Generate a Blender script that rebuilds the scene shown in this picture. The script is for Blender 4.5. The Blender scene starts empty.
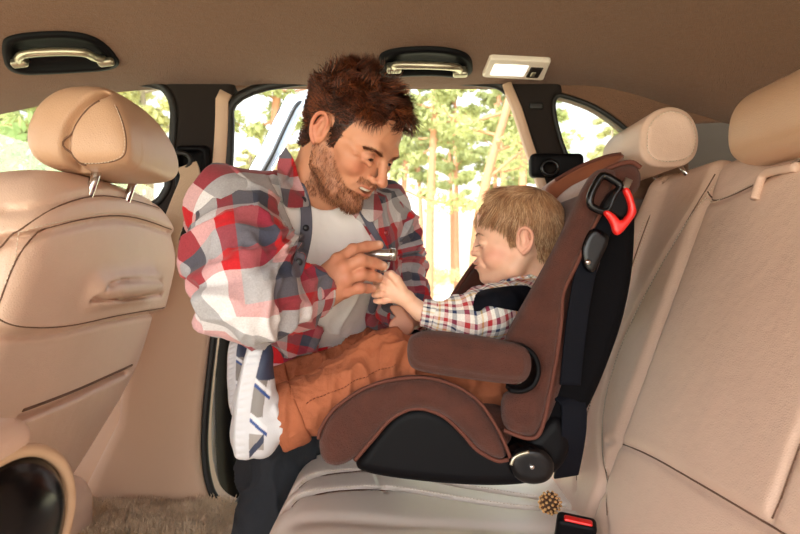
import bpy, math, random
import numpy as np
from mathutils import Vector
C = bpy.context.scene.collection
F = 622.0
GZ = 1.22            # height of the eye above the ground outside
f32 = np.float32
def P(px, py, Y):
    """a point Y metres across the car, seen under the photograph's angle"""
    return np.array([(px-400.0)/F*Y, Y, (267.0-py)/F*Y])
def V3(*a): return np.array(a, float)
def nrm(v): v = np.asarray(v, float); return v/np.linalg.norm(v)
# ---------------------------------------------------------------- noise
def _hash(ix, iy, iz, seed):
    n = (ix*374761393 + iy*668265263 + iz*2147483647 + seed*974634777) & 0xffffffff
    n = ((n ^ (n >> 13))*1274126177) & 0xffffffff
    n = (n ^ (n >> 16)) & 0xffff
    return n/65535.0
def vnoise(Q, seed=0):
    Q = np.asarray(Q, float); I = np.floor(Q).astype(np.int64); f = Q-I; f = f*f*(3-2*f)
    r = 0
    for dx in (0, 1):
        for dy in (0, 1):
            for dz in (0, 1):
                w = (f[:, 0] if dx else 1-f[:, 0])*(f[:, 1] if dy else 1-f[:, 1])*(f[:, 2] if dz else 1-f[:, 2])
                r = r+w*_hash(I[:, 0]+dx, I[:, 1]+dy, I[:, 2]+dz, seed)
    return r*2-1
def sstep(a, b, x):
    t = np.clip((x-a)/(b-a), 0, 1); return t*t*(3-2*t)
# ---------------------------------------------------------------- curves
def cr(pts, n=8, closed=False):
    """Catmull-Rom through the points (any dimension)"""
    p = [np.asarray(q, float) for q in pts]; out = []
    m = len(p); segs = m if closed else m-1
    for i in range(segs):
        if closed: a, b, c, d = p[(i-1) % m], p[i], p[(i+1) % m], p[(i+2) % m]
        else: a, b, c, d = p[max(i-1, 0)], p[i], p[i+1], p[min(i+2, m-1)]
        for k in range(n):
            t = k/n
            out.append(.5*((2*b)+(-a+c)*t+(2*a-5*b+4*c-d)*t*t+(-a+3*b-3*c+d)*t**3))
    if not closed: out.append(p[-1])
    return np.array(out)
def chaikin(pts, it=2):
    p = np.asarray(pts, float)
    for _ in range(it):
        q = np.roll(p, -1, 0); p = np.stack([.75*p+.25*q, .25*p+.75*q], 1).reshape(-1, p.shape[1])
    return p
# ---------------------------------------------------------------- signed distance sculpting
def seg_d(X, Y, Z, a, b):
    a = np.asarray(a, float); b = np.asarray(b, float); ab = b-a; L = float(ab@ab)+1e-12
    t = np.clip(((X-a[0])*ab[0]+(Y-a[1])*ab[1]+(Z-a[2])*ab[2])/L, 0, 1)
    d = np.sqrt((X-a[0]-t*ab[0])**2+(Y-a[1]-t*ab[1])**2+(Z-a[2]-t*ab[2])**2)
    return d, t
def cap(a, b, ra, rb=None):
    rb = ra if rb is None else rb; a = np.asarray(a, float); b = np.asarray(b, float); m = max(ra, rb)
    def fn(X, Y, Z):
        d, t = seg_d(X, Y, Z, a, b); return d-(ra+(rb-ra)*t)
    return fn, np.minimum(a, b)-m, np.maximum(a, b)+m
def ell(c, r, R=None):
    c = np.asarray(c, float); r = np.asarray(r, float); m = max(r)
    def fn(X, Y, Z):
        x, y, z = X-c[0], Y-c[1], Z-c[2]
        if R is not None: x, y, z = [R[i][0]*x+R[i][1]*y+R[i][2]*z for i in range(3)]
        k0 = np.sqrt((x/r[0])**2+(y/r[1])**2+(z/r[2])**2)+1e-9
        k1 = np.sqrt((x/r[0]**2)**2+(y/r[1]**2)**2+(z/r[2]**2)**2)+1e-9
        return k0*(k0-1)/k1
    return fn, c-m, c+m
def rbox(c, hf, r, R=None):
    c = np.asarray(c, float); hf = np.asarray(hf, float); m = np.linalg.norm(hf) if R is not None else hf
    def fn(X, Y, Z):
        x, y, z = X-c[0], Y-c[1], Z-c[2]
        if R is not None: x, y, z = [R[i][0]*x+R[i][1]*y+R[i][2]*z for i in range(3)]
        qx, qy, qz = np.abs(x)-hf[0]+r, np.abs(y)-hf[1]+r, np.abs(z)-hf[2]+r
        return np.sqrt(np.maximum(qx, 0)**2+np.maximum(qy, 0)**2+np.maximum(qz, 0)**2)+np.minimum(np.maximum(np.maximum(qx, qy), qz), 0)-r
    return fn, c-m, c+m
def poly_sd(U, W, poly):
    poly = np.asarray(poly, float); d = np.full(np.broadcast(U, W).shape, 1e9); s = np.ones(d.shape)
    n = len(poly)
    for i in range(n):
        a = poly[i]; b = poly[(i-1) % n]; e = b-a
        wx, wy = U-a[0], W-a[1]
        t = np.clip((wx*e[0]+wy*e[1])/(e@e+1e-12), 0, 1)
        d = np.minimum(d, (wx-e[0]*t)**2+(wy-e[1]*t)**2)
        c1 = W >= a[1]; c2 = W < b[1]; c3 = e[0]*wy > e[1]*wx
        flip = (c1 & c2 & c3) | (~c1 & ~c2 & ~c3)
        s = np.where(flip, -s, s)
    return s*np.sqrt(d)
def ext(poly, axis, a0, a1, r, shift=None):
    """polygon in the two other axes (in order) pulled along `axis` with edge radius r"""
    poly = np.asarray(poly, float); o = [i for i in range(3) if i != axis]
    lo = np.zeros(3); hi = np.zeros(3); lo[o] = poly.min(0); hi[o] = poly.max(0); lo[axis] = a0; hi[axis] = a1
    def fn(X, Y, Z):
        A = (X, Y, Z); d2 = poly_sd(A[o[0]], A[o[1]], poly)
        dy = np.abs(A[axis]-(a0+a1)/2)-(a1-a0)/2
        u, w = d2+r, dy+r
        return np.minimum(np.maximum(u, w), 0)+np.sqrt(np.maximum(u, 0)**2+np.maximum(w, 0)**2)-r
    return fn, lo, hi
class Field:
    def __init__(s, lo, hi, h):
        s.lo = np.asarray(lo, float); s.h = h
        s.n = np.maximum(4, np.ceil((np.asarray(hi, float)-s.lo)/h).astype(int)+1)
        s.D = np.full(tuple(s.n), 1.0, f32)
        s.ax = [(s.lo[i]+h*np.arange(s.n[i])) for i in range(3)]
    def sl(s, lo, hi, pad):
        a = np.clip(np.floor((np.asarray(lo)-pad-s.lo)/s.h).astype(int), 0, s.n)
        b = np.clip(np.ceil((np.asarray(hi)+pad-s.lo)/s.h).astype(int)+1, 0, s.n)
        if np.any(b <= a): return None, None
        q = tuple(slice(a[i], b[i]) for i in range(3))
        return q, (s.ax[0][q[0]][:, None, None], s.ax[1][q[1]][None, :, None], s.ax[2][q[2]][None, None, :])
    def u(s, prim, k=0.0):
        fn, lo, hi = prim; q, G = s.sl(lo, hi, k+3*s.h)
        if q is None: return s
        b = fn(*G).astype(f32); a = s.D[q]
        if k > 0:
            hh = np.maximum(k-np.abs(a-b), 0)/k; s.D[q] = np.minimum(a, b)-hh*hh*k*.25
        else: s.D[q] = np.minimum(a, b)
        return s
    def sub(s, prim, k=0.0):
        fn, lo, hi = prim; q, G = s.sl(lo, hi, k+3*s.h)
        if q is None: return s
        b = -fn(*G).astype(f32); a = s.D[q]
        if k > 0:
            hh = np.maximum(k-np.abs(a-b), 0)/k; s.D[q] = np.maximum(a, b)+hh*hh*k*.25
        else: s.D[q] = np.maximum(a, b)
        return s
    def inter(s, prim, k=0.0):
        fn, lo, hi = prim; q, G = s.sl(s.lo, s.lo+s.n*s.h, 0)
        b = fn(*G).astype(f32); a = s.D
        if k > 0:
            hh = np.maximum(k-np.abs(a-b), 0)/k; s.D = np.maximum(a, b)+hh*hh*k*.25
        else: s.D = np.maximum(a, b)
        return s
    def chain(s, pts, rad, k=0.0, ki=None):
        for i in range(len(pts)-1):
            s.u(cap(pts[i], pts[i+1], rad[i], rad[i+1]), k if i == 0 or ki is None else ki)
        return s
    def groove(s, pts, w, depth, drop=None, side=None):
        """press a seam in along a polyline; drop = axis ignored when measuring; side = function mask"""
        pts = np.asarray(pts, float); lo = pts.min(0).copy(); hi = pts.max(0).copy()
        if drop is not None: lo[drop] = -9; hi[drop] = 9
        q, G = s.sl(lo, hi, 3*w)
        if q is None: return s
        G = list(G); p2 = pts.copy()
        if drop is not None:
            G[drop] = np.zeros((1, 1, 1)); p2[:, drop] = 0
        d = None
        for i in range(len(p2)-1):
            e, _ = seg_d(G[0], G[1], G[2], p2[i], p2[i+1]); d = e if d is None else np.minimum(d, e)
        g = depth*np.exp(-(d/w)**2)
        if side is not None:
            GG = s.sl(lo, hi, 3*w)[1]; g = g*side(*GG)
        s.D[q] = s.D[q]+g.astype(f32)
        return s
    def mesh(s):
        D = s.D
        for i in range(3):        # close the shape on the box faces
            t = [slice(None)]*3; t[i] = 0; D[tuple(t)] = np.maximum(D[tuple(t)], 1e-4)
            t[i] = -1; D[tuple(t)] = np.maximum(D[tuple(t)], 1e-4)
        S = D < 0
        cs = np.zeros(tuple(s.n-1), np.uint8)
        for dx in (0, 1):
            for dy in (0, 1):
                for dz in (0, 1):
                    cs += S[dx:s.n[0]-1+dx, dy:s.n[1]-1+dy, dz:s.n[2]-1+dz]
        act = np.argwhere((cs > 0) & (cs < 8))
        idx = np.full(cs.shape, -1, np.int32); idx[tuple(act.T)] = np.arange(len(act))
        acc = np.zeros((len(act), 3)); cnt = np.zeros(len(act))
        co = [(0, 0, 0), (1, 0, 0), (0, 1, 0), (1, 1, 0), (0, 0, 1), (1, 0, 1), (0, 1, 1), (1, 1, 1)]
        vals = [D[act[:, 0]+a, act[:, 1]+b, act[:, 2]+c].astype(float) for a, b, c in co]
        for i in range(8):
            for ax in range(3):
                if co[i][ax]: continue
                j = i | (1 << ax); va, vb = vals[i], vals[j]
                m = (va < 0) != (vb < 0)
                t = np.where(m, va/(va-vb+1e-20), 0)
                p = np.array(co[i], float)[None, :].repeat(len(act), 0); p[:, ax] += t
                acc += p*m[:, None]; cnt += m
        Vt = s.lo+(act+acc/np.maximum(cnt, 1)[:, None])*s.h
        faces = []
        for ax in range(3):
            o1, o2 = (ax+1) % 3, (ax+2) % 3
            a = [slice(None)]*3; b = [slice(None)]*3
            a[ax] = slice(0, -1); b[ax] = slice(1, None)
            sa, sb = S[tuple(a)], S[tuple(b)]
            e = np.argwhere(sa != sb)
            e = e[(e[:, o1] > 0) & (e[:, o2] > 0) & (e[:, o1] < s.n[o1]-1) & (e[:, o2] < s.n[o2]-1)]
            if len(e) == 0: continue
            def cell(d1, d2):
                c = e.copy(); c[:, o1] -= d1; c[:, o2] -= d2; return idx[c[:, 0], c[:, 1], c[:, 2]]
            q = np.stack([cell(1, 1), cell(0, 1), cell(0, 0), cell(1, 0)], 1)
            flip = ~sa[tuple(e.T)]
            q[flip] = q[flip][:, ::-1]
            faces.append(q)
        Fc = np.concatenate(faces); Fc = Fc[(Fc >= 0).all(1)]
        return Vt, Fc
def relax(Vt, Fc, it=1, lam=.5):
    for _ in range(it):
        acc = np.zeros_like(Vt); c = np.zeros(len(Vt))
        for k in range(4):
            a, b = Fc[:, k], Fc[:, (k+1) % 4]
            for j in range(3):
                acc[:, j] += np.bincount(a, Vt[b, j], len(Vt))+np.bincount(b, Vt[a, j], len(Vt))
            c += np.bincount(a, minlength=len(Vt))+np.bincount(b, minlength=len(Vt))
        Vt = Vt+lam*(acc/np.maximum(c, 1)[:, None]-Vt)
    return Vt
def normals(Vt, Fc):
    a = Vt[Fc[:, 2]]-Vt[Fc[:, 0]]; b = Vt[Fc[:, 3]]-Vt[Fc[:, 1]]; n = np.cross(a, b)
    N = np.zeros_like(Vt)
    for k in range(4):
        for j in range(3): N[:, j] += np.bincount(Fc[:, k], n[:, j], len(Vt))
    return N/(np.linalg.norm(N, axis=1)[:, None]+1e-12)
# ---------------------------------------------------------------- objects
def link(name, me, m=None, parent=None):
    o = bpy.data.objects.new(name, me); C.objects.link(o)
    if m is not None: me.materials.append(m)
    if parent is not None:
        o.parent = parent
        o.location = -Vector(parent_loc(parent))
    return o
def parent_loc(p):
    l = Vector((0, 0, 0))
    while p is not None: l = l+p.location; p = p.parent
    return l
def mk(name, Vt, Fc, m, parent=None, smooth=True, col=None, uv=None):
    """arrays to ONE mesh object; Fc (n,4) or (n,3) array or list of index lists"""
    me = bpy.data.meshes.new(name)
    Vt = np.asarray(Vt, float)
    if isinstance(Fc, np.ndarray):
        k = Fc.shape[1]; me.vertices.add(len(Vt)); me.vertices.foreach_set('co', Vt.astype(f32).ravel())
        me.loops.add(len(Fc)*k); me.loops.foreach_set('vertex_index', Fc.astype(np.int32).ravel())
        me.polygons.add(len(Fc)); me.polygons.foreach_set('loop_start', np.arange(0, len(Fc)*k, k, dtype=np.int32))
        me.update(calc_edges=True)
    else:
        me.from_pydata([tuple(v) for v in Vt], [], [tuple(int(i) for i in q) for q in Fc]); me.update()
    me.validate()
    if smooth: me.polygons.foreach_set('use_smooth', [True]*len(me.polygons))
    if col is not None:
        a = me.color_attributes.new('Col', 'FLOAT_COLOR', 'POINT')
        c = np.ones((len(Vt), 4), f32); c[:, :3] = col; a.data.foreach_set('color', c.ravel())
    if uv is not None:
        l = np.empty(len(me.loops), np.int32); me.loops.foreach_get('vertex_index', l)
        u = me.uv_layers.new(name='UVMap'); u.data.foreach_set('uv', np.asarray(uv, f32)[l].ravel())
    return link(name, me, m, parent)
def fmk(name, fld, m, parent=None, col=None, uv=None, it=1, disp=None, xf=None):
    Vt, Fc = fld.mesh(); Vt = relax(Vt, Fc, it) if it else Vt
    if disp is not None: Vt = Vt+normals(Vt, Fc)*disp(Vt)[:, None]
    cc = col(Vt) if callable(col) else col
    uu = uv(Vt) if callable(uv) else uv
    if xf is not None: Vt = xf(Vt)
    return mk(name, Vt, Fc, m, parent, col=cc, uv=uu)
def joinm(parts):
    Vs, Fs, n = [], [], 0
    for v, f in parts: Vs.append(v); Fs.append(np.asarray(f)+n); n += len(v)
    return np.concatenate(Vs), np.concatenate(Fs)
def thing(name, label, cat, loc, group=None):
    o = bpy.data.objects.new(name, None); C.objects.link(o); o.location = Vector([float(a) for a in loc])
    o.empty_display_size = .05; return tag(o, label, cat, group)
def tag(o, label=None, cat=None, group=None, kind=None):
    if label: o['label'] = label
    if cat: o['category'] = cat
    if group: o['group'] = group
    if kind: o['kind'] = kind
    return o
def frames(pts):
    pts = np.asarray(pts, float); n = len(pts); T = np.gradient(pts, axis=0); T /= np.linalg.norm(T, axis=1)[:, None]+1e-12
    up = V3(0, 0, 1) if abs(T[0][2]) < .9 else V3(0, 1, 0)
    N = np.zeros_like(pts); N[0] = nrm(np.cross(T[0], up))
    for i in range(1, n):
        v = N[i-1]-T[i]*(N[i-1]@T[i]); N[i] = v/(np.linalg.norm(v)+1e-12)
    return T, N, np.cross(T, N)
def tube_m(pts, r, seg=10, closed=False, flat=1.0, side=None):
    pts = np.asarray(pts, float); n = len(pts); T, N, B = frames(pts)
    if side is not None:
        B = np.cross(T, np.asarray(side, float)[None, :]); B /= np.linalg.norm(B, axis=1)[:, None]; N = np.cross(B, T)
    r = np.full(n, r) if np.isscalar(r) else np.asarray(r, float)
    a = np.arange(seg)*2*math.pi/seg
    Vt = (pts[:, None, :]+r[:, None, None]*(np.cos(a)[None, :, None]*N[:, None, :]+flat*np.sin(a)[None, :, None]*B[:, None, :])).reshape(-1, 3)
    i = np.arange(n if closed else n-1)[:, None]; j = np.arange(seg)[None, :]
    i2 = (i+1) % n
    Fc = np.stack([i*seg+j+0*i, i*seg+(j+1) % seg, i2*seg+(j+1) % seg, i2*seg+j], -1).reshape(-1, 4)
    if not closed:      # end caps as fans of quads on a centre vertex
        c0, c1 = len(Vt), len(Vt)+1; Vt = np.vstack([Vt, pts[0], pts[-1]])
        cf = []
        for k in range(0, seg, 2):
            cf.append([c0, (k+2) % seg, k+1, k]); b = (n-1)*seg
            cf.append([c1, b+k, b+k+1, b+(k+2) % seg])
        Fc = np.vstack([Fc, cf])
    return Vt, Fc
def tube(name, pts, r, m, parent=None, seg=10, closed=False, flat=1.0, side=None):
    v, f = tube_m(pts, r, seg, closed, flat, side); return mk(name, v, f, m, parent)
def band_m(pts, w, th, side):
    """flat webbing: width direction given per point or once"""
    pts = np.asarray(pts, float); n = len(pts); T, _, _ = frames(pts)
    S = np.asarray(side, float); S = np.broadcast_to(S, pts.shape); S = S-T*(S*T).sum(1)[:, None]; S = S/np.linalg.norm(S, axis=1)[:, None]
    B = np.cross(T, S)
    prof = [(-1, -1), (-1, 1), (-.9, 1.15), (.9, 1.15), (1, 1), (1, -1), (.9, -1.15), (-.9, -1.15)]
    Vt = np.stack([pts+S*(w/2*a)+B*(th/2*b) for a, b in prof], 1).reshape(-1, 3); seg = 8
    i = np.arange(n-1)[:, None]; j = np.arange(seg)[None, :]
    Fc = np.stack([i*seg+j, i*seg+(j+1) % seg, (i+1)*seg+(j+1) % seg, (i+1)*seg+j], -1).reshape(-1, 4)
    e = (n-1)*seg; Fc = np.vstack([Fc, [[0, 3, 2, 1], [0, 7, 4, 3], [7, 6, 5, 4], [e, e+1, e+2, e+3], [e, e+3, e+4, e+7], [e+4, e+5, e+6, e+7]]])
    return Vt, Fc
def band(name, pts, w, th, side, m, parent=None):
    v, f = band_m(pts, w, th, side); return mk(name, v, f, m, parent)
def lathe_m(prof, c, axis, seg=24):
    """profile [(distance along axis, radius)]"""
    axis = nrm(axis); a1 = nrm(np.cross(axis, V3(0, 0, 1) if abs(axis[2]) < .9 else V3(1, 0, 0))); a2 = np.cross(axis, a1)
    c = np.asarray(c, float); a = np.arange(seg)*2*math.pi/seg
    Vt = np.concatenate([[c+axis*t+r*(math.cos(q)*a1+math.sin(q)*a2) for q in a] for t, r in prof])
    Fc = [[i*seg+j, i*seg+(j+1) % seg, (i+1)*seg+(j+1) % seg, (i+1)*seg+j] for i in range(len(prof)-1) for j in range(seg)]
    n = len(Vt); Vt = np.vstack([Vt, c+axis*prof[0][0], c+axis*prof[-1][0]])
    for j in range(0, seg, 2):
        Fc.append([n, (j+2) % seg, j+1, j]); b = (len(prof)-1)*seg; Fc.append([n+1, b+j, b+j+1, b+(j+2) % seg])
    return Vt, np.array(Fc)
def lathe(name, prof, c, axis, m, parent=None, seg=24):
    v, f = lathe_m(prof, c, axis, seg); return mk(name, v, f, m, parent)
def snap(pts, obj, lift=.0008):
    from mathutils.bvhtree import BVHTree
    me = obj.data; b = BVHTree.FromPolygons([v.co[:] for v in me.vertices], [p.vertices[:] for p in me.polygons]); out = []
    for p in pts:
        co, no, i, d = b.find_nearest(Vector(p)); out.append(np.array(co)+np.array(no)*lift)
    return np.array(out)
def stitches(name, pts, m, parent, step=.0065, ln=.0042, r=.0008, on=None):
    """row of thread stitches along a seam"""
    pts = np.asarray(pts, float)
    if on is not None: pts = snap(pts, on)
    L = np.concatenate([[0], np.cumsum(np.linalg.norm(np.diff(pts, axis=0), axis=1))])
    ps = []
    for t in np.arange(0, L[-1]-ln, step):
        a = np.array([np.interp(t, L, pts[:, k]) for k in range(3)]); b = np.array([np.interp(t+ln, L, pts[:, k]) for k in range(3)])
        ps.append(tube_m([a, (a+b)/2, b], r, 4))
    v, f = joinm(ps); return mk(name, v, f, m, parent)
def seam_shade_line(pts, on, parent, r=.0011, lift=.0002, name='seam'):  # thin dark tube laid along a seam to paint its shadow line
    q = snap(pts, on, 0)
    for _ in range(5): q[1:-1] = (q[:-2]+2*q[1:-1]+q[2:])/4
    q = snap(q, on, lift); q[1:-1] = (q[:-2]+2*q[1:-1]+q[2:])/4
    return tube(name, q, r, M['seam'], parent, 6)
# ---------------------------------------------------------------- materials
def hexc(h):
    c = [int(h[i:i+2], 16)/255 for i in (0, 2, 4)]
    return tuple(x/12.92 if x <= .04045 else ((x+.055)/1.055)**2.4 for x in c)
class NT:
    def __init__(s, name):
        s.m = bpy.data.materials.new(name); s.m.use_nodes = True; s.t = s.m.node_tree; s.t.nodes.clear()
        s.out = s.n('ShaderNodeOutputMaterial')
    def n(s, ty, **kw):
        nd = s.t.nodes.new(ty)
        for k, v in kw.items(): setattr(nd, k, v)
        return nd
    def l(s, a, b): s.t.links.new(a, b)
    def math(s, op, a, b=None):
        nd = s.n('ShaderNodeMath', operation=op)
        for i, x in enumerate((a, b)):
            if x is None: continue
            if isinstance(x, (int, float)): nd.inputs[i].default_value = x
            else: s.l(x, nd.inputs[i])
        return nd.outputs[0]
    def mix(s, fac, a, b, blend='MIX'):
        nd = s.n('ShaderNodeMix', data_type='RGBA', blend_type=blend)
        for sock, x in ((nd.inputs[0], fac), (nd.inputs[6], a), (nd.inputs[7], b)):
            if isinstance(x, (int, float)): sock.default_value = x
            elif isinstance(x, tuple): sock.default_value = (*x[:3], 1)
            else: s.l(x, sock)
        return nd.outputs[2]
    def noise(s, sc, detail=4, rough=.55, coord=None):
        nd = s.n('ShaderNodeTexNoise'); nd.inputs['Scale'].default_value = sc; nd.inputs['Detail'].default_value = detail; nd.inputs['Roughness'].default_value = rough
        s.l(coord if coord is not None else s.coord(), nd.inputs['Vector']); return nd.outputs['Fac']
    def coord(s, which='Object'):
        if not hasattr(s, 'tc'): s.tc = s.n('ShaderNodeTexCoord')
        return s.tc.outputs[which]
    def bsdf(s, **kw):
        b = s.n('ShaderNodeBsdfPrincipled'); s.l(b.outputs[0], s.out.inputs[0]); s.b = b
        for k, v in kw.items():
            k = {'rough': 'Roughness', 'metal': 'Metallic', 'coat': 'Coat Weight', 'coatr': 'Coat Roughness', 'sheen': 'Sheen Weight', 'sheenr': 'Sheen Roughness', 'sss': 'Subsurface Weight', 'spec': 'Specular IOR Level', 'trans': 'Transmission Weight', 'alpha': 'Alpha'}[k]
            b.inputs[k].default_value = v
        return b
    def bump(s, h, st, dist=.002):
        nd = s.n('ShaderNodeBump'); nd.inputs['Strength'].default_value = st; nd.inputs['Distance'].default_value = dist
        s.l(h, nd.inputs['Height'])
        if hasattr(s, 'lastb'): s.l(s.lastb, nd.inputs['Normal'])
        s.lastb = nd.outputs[0]; s.l(nd.outputs[0], s.b.inputs['Normal'])
def pbr(name, col, rough=.5, bumps=(), var=.0, vsc=8, attr=False, **kw):
    t = NT(name); b = t.bsdf(rough=rough, **kw)
    c = col if isinstance(col, tuple) else hexc(col)
    if attr:
        at = t.n('ShaderNodeAttribute', attribute_name='Col'); src = at.outputs['Color']
    else: src = c
    if var > 0:
        nz = t.noise(vsc); k = t.math('ADD', t.math('MULTIPLY', nz, 2*var), 1-var)
        cmb = t.n('ShaderNodeCombineColor')
        for i in range(3): t.l(k, cmb.inputs[i])
        t.l(t.mix(1.0, src, cmb.outputs[0], 'MULTIPLY'), b.inputs['Base Color'])
    elif attr: t.l(src, b.inputs['Base Color'])
    else: b.inputs['Base Color'].default_value = (*c, 1)
    for kind, sc, st, dist in bumps:
        if kind == 'n': t.bump(t.noise(sc, 3), st, dist)
        elif kind == 'v':
            v = t.n('ShaderNodeTexVoronoi', feature='DISTANCE_TO_EDGE'); v.inputs['Scale'].default_value = sc; t.l(t.coord(), v.inputs['Vector']); t.bump(v.outputs['Distance'], st, dist)
        elif kind == 'w':
            v = t.n('ShaderNodeTexWave'); v.inputs['Scale'].default_value = sc; t.l(t.coord(), v.inputs['Vector']); t.bump(v.outputs['Fac'], st, dist)
    return t.m
def plaid(name, warp, weft, k=1.0, base_rough=.85, bump=.4, wsc=500):
    """woven check: bands over the cloth's own UV metres. warp/weft = [(start fraction, hex)], repeat length k"""
    t = NT(name); b = t.bsdf(rough=base_rough, sheen=.15, spec=.2)
    uv = t.n('ShaderNodeUVMap'); sp = t.n('ShaderNodeSeparateXYZ'); t.l(uv.outputs[0], sp.inputs[0])
    def ramp(sock, bands):
        fr = t.math('FRACT', t.math('DIVIDE', sock, k)); r = t.n('ShaderNodeValToRGB'); cr_ = r.color_ramp; cr_.interpolation = 'CONSTANT'
        while len(cr_.elements) > 1: cr_.elements.remove(cr_.elements[-1])
        for i, (p_, h) in enumerate(bands):
            e = cr_.elements[0] if i == 0 else cr_.elements.new(p_)
            e.position = p_; e.color = (*hexc(h), 1)
        t.l(fr, r.inputs[0]); return r.outputs[0]
    A, B_ = ramp(sp.outputs[0], warp), ramp(sp.outputs[1], weft)
    fac = .5
    c = t.mix(fac, A, B_)
    nz = t.noise(420, 2); kk = t.math('ADD', t.math('MULTIPLY', nz, .5), .75)
    cmb = t.n('ShaderNodeCombineColor')
    for i in range(3): t.l(kk, cmb.inputs[i])
    t.l(t.mix(1.0, c, cmb.outputs[0], 'MULTIPLY'), b.inputs['Base Color'])
    t.bump(t.noise(28, 3), bump, .006); t.bump(t.noise(wsc, 2), .15, .001)
    return t.m
M = {}
def mats():
    M['leather'] = pbr('beige_leather', 'E2C0AA', .40, (('v', 300, .5, .0012), ('n', 14, .4, .008)), .07, 9)
    M['leather_dark'] = pbr('tan_leather', 'CBA384', .40, (('v', 300, .5, .0012), ('n', 14, .3, .006)), .04, 5)
    M['hard_beige'] = pbr('beige_plastic', 'CFAE93', .45, (('n', 700, .15, .0006),), .03, 4)
    M['seam'] = pbr('seam_shade', '6E4E3A', .8)  # dark tone standing in for the shade inside the seams
    M['thread'] = pbr('seam_thread', 'EAD9C6', .7)
    M['liner'] = pbr('roof_fabric', '775540', .95, (('n', 420, .9, .003), ('n', 120, .4, .003)), .22, 170, sheen=.2)
    M['pillar'] = pbr('charcoal_trim', '261F1C', .8, (('n', 600, .4, .0008),), .05, 40, spec=.2)
    M['rubber'] = pbr('black_rubber', '15120F', .5)
    M['blackp'] = pbr('black_plastic', '08070A', .55, (('n', 900, .12, .0004),), spec=.14)
    M['blackg'] = pbr('gloss_black', '0A090B', .22, spec=.35)
    M['blackf'] = pbr('black_fabric', '0B0A0D', .85, (('n', 900, .5, .001),), spec=.1)
    M['web'] = pbr('dark_webbing', '10121A', .7, (('w', 300, .4, .0008),), spec=.12)
    M['webc'] = pbr('cream_webbing', 'CDB296', .7, (('w', 300, .4, .0008),))
    M['chrome'] = pbr('chrome', 'D8D8D8', .12, metal=1.0)
    M['satin'] = pbr('satin_metal', 'B9B29C', .3, metal=.85)
    M['silver'] = pbr('brushed_silver', 'C9C6C1', .28, metal=.9)
    M['cream'] = pbr('cream_plastic', 'EADFD0', .4)
    M['red'] = pbr('red_plastic', 'E0201C', .35, coat=.3)
    M['velour'] = pbr('brown_velour', '50291D', .9, (('n', 500, .9, .003), ('n', 30, .5, .006)), .42, 34, sheen=.1)
    M['velour2'] = pbr('tan_velour', '82482C', .9, (('n', 700, .5, .0012), ('n', 30, .3, .004)), .2, 26, sheen=.4)
    M['piping'] = pbr('brown_piping', '5E3022', .75, (('n', 900, .3, .0006),), .08, 60)
    M['grey'] = pbr('grey_trim', '6F6862', .8, (('n', 500, .4, .001),), .05, 30)
    M['carpet'] = pbr('beige_carpet', 'E6CBAA', .95, (('n', 220, 1.0, .006),), .2, 90, sheen=.4)

def drape(name, pts, targets, off, m, parent, th=.0016, step=1.0, uvf=None, blur=6, uvs=(1, 1), miss=None):
    """a piece of cloth laid on the surfaces under it: outline given as seen from the eye, every point dropped on the cloth below"""
    from mathutils.bvhtree import BVHTree
    tr = []
    for o in targets:
        base = parent_loc(o); tr.append(BVHTree.FromPolygons([(v.co+base)[:] for v in o.data.vertices], [p.vertices[:] for p in o.data.polygons]))
    pl = np.asarray(pts, float); lo, hi = np.floor(pl.min(0)), np.ceil(pl.max(0)); xs = np.arange(lo[0], hi[0]+step, step); ys = np.arange(lo[1], hi[1]+step, step)
    XX, YY = np.meshgrid(xs, ys, indexing='ij'); sd = poly_sd(XX, YY, pl)
    # pull the rim grid points onto the outline
    gx, gy = np.gradient(sd, step); g = np.sqrt(gx**2+gy**2)+1e-6
    rim = (sd > -.0) & (sd < step*1.0); XX = np.where(rim, XX-sd*gx/g, XX); YY = np.where(rim, YY-sd*gy/g, YY); keep = sd < step*1.0
    D = np.full(XX.shape, np.nan)
    for i in range(XX.shape[0]):
        for j in range(XX.shape[1]):
            d = Vector(((XX[i, j]-400)/F, 1, (267-YY[i, j])/F)); b = None
            for t in tr:
                co, no, k, ds = t.ray_cast(Vector((0, 0, 0)), d)
                if co is not None and (b is None or co.y < b): b = co.y
            if b is not None: D[i, j] = b
    D = np.where(np.isnan(D), miss if miss else np.nanmedian(D), D); D0 = D.copy()
    for _ in range(blur):
        Pd = np.pad(D, 1, mode='edge'); D = (Pd[1:-1, 1:-1]*2+Pd[:-2, 1:-1]+Pd[2:, 1:-1]+Pd[1:-1, :-2]+Pd[1:-1, 2:])/6; D = np.minimum(D, D0+.002)
    Y = D-off; front = np.stack([(XX-400)/F*Y, Y, (267-YY)/F*Y], -1); Y2 = Y+th*2; back = np.stack([(XX-400)/F*Y2, Y2, (267-YY)/F*Y2], -1)
    n1, n2 = XX.shape; idx = -np.ones(XX.shape, int); idx[keep] = np.arange(keep.sum()); n = keep.sum(); Fc = []
    edges = {}
    for i in range(n1-1):
        for j in range(n2-1):
            q = [idx[i, j], idx[i+1, j], idx[i+1, j+1], idx[i, j+1]]
            if min(q) >= 0:
                Fc.append(q); Fc.append([n+k for k in q[::-1]])
                for a, b in zip(q, q[1:]+q[:1]): edges[(a, b)] = 1
    for a, b in list(edges):
        if (b, a) not in edges: Fc.append([b, a, n+a, n+b])
    Vt = np.vstack([front[keep], back[keep]]); uv = uvf(Vt) if uvf else None
    return mk(name, Vt, np.array(Fc), m, parent, uv=uv)
WORLD, SUN, EXPO, FILL_GLOW = 1.6, 5.5, 0.5, 5.5
mats()
WY = 1.46                      # the far side of the cabin
def xz(pts, Y): return [(P(a, b, Y)[0], P(a, b, Y)[2]) for a, b in pts]
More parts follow.
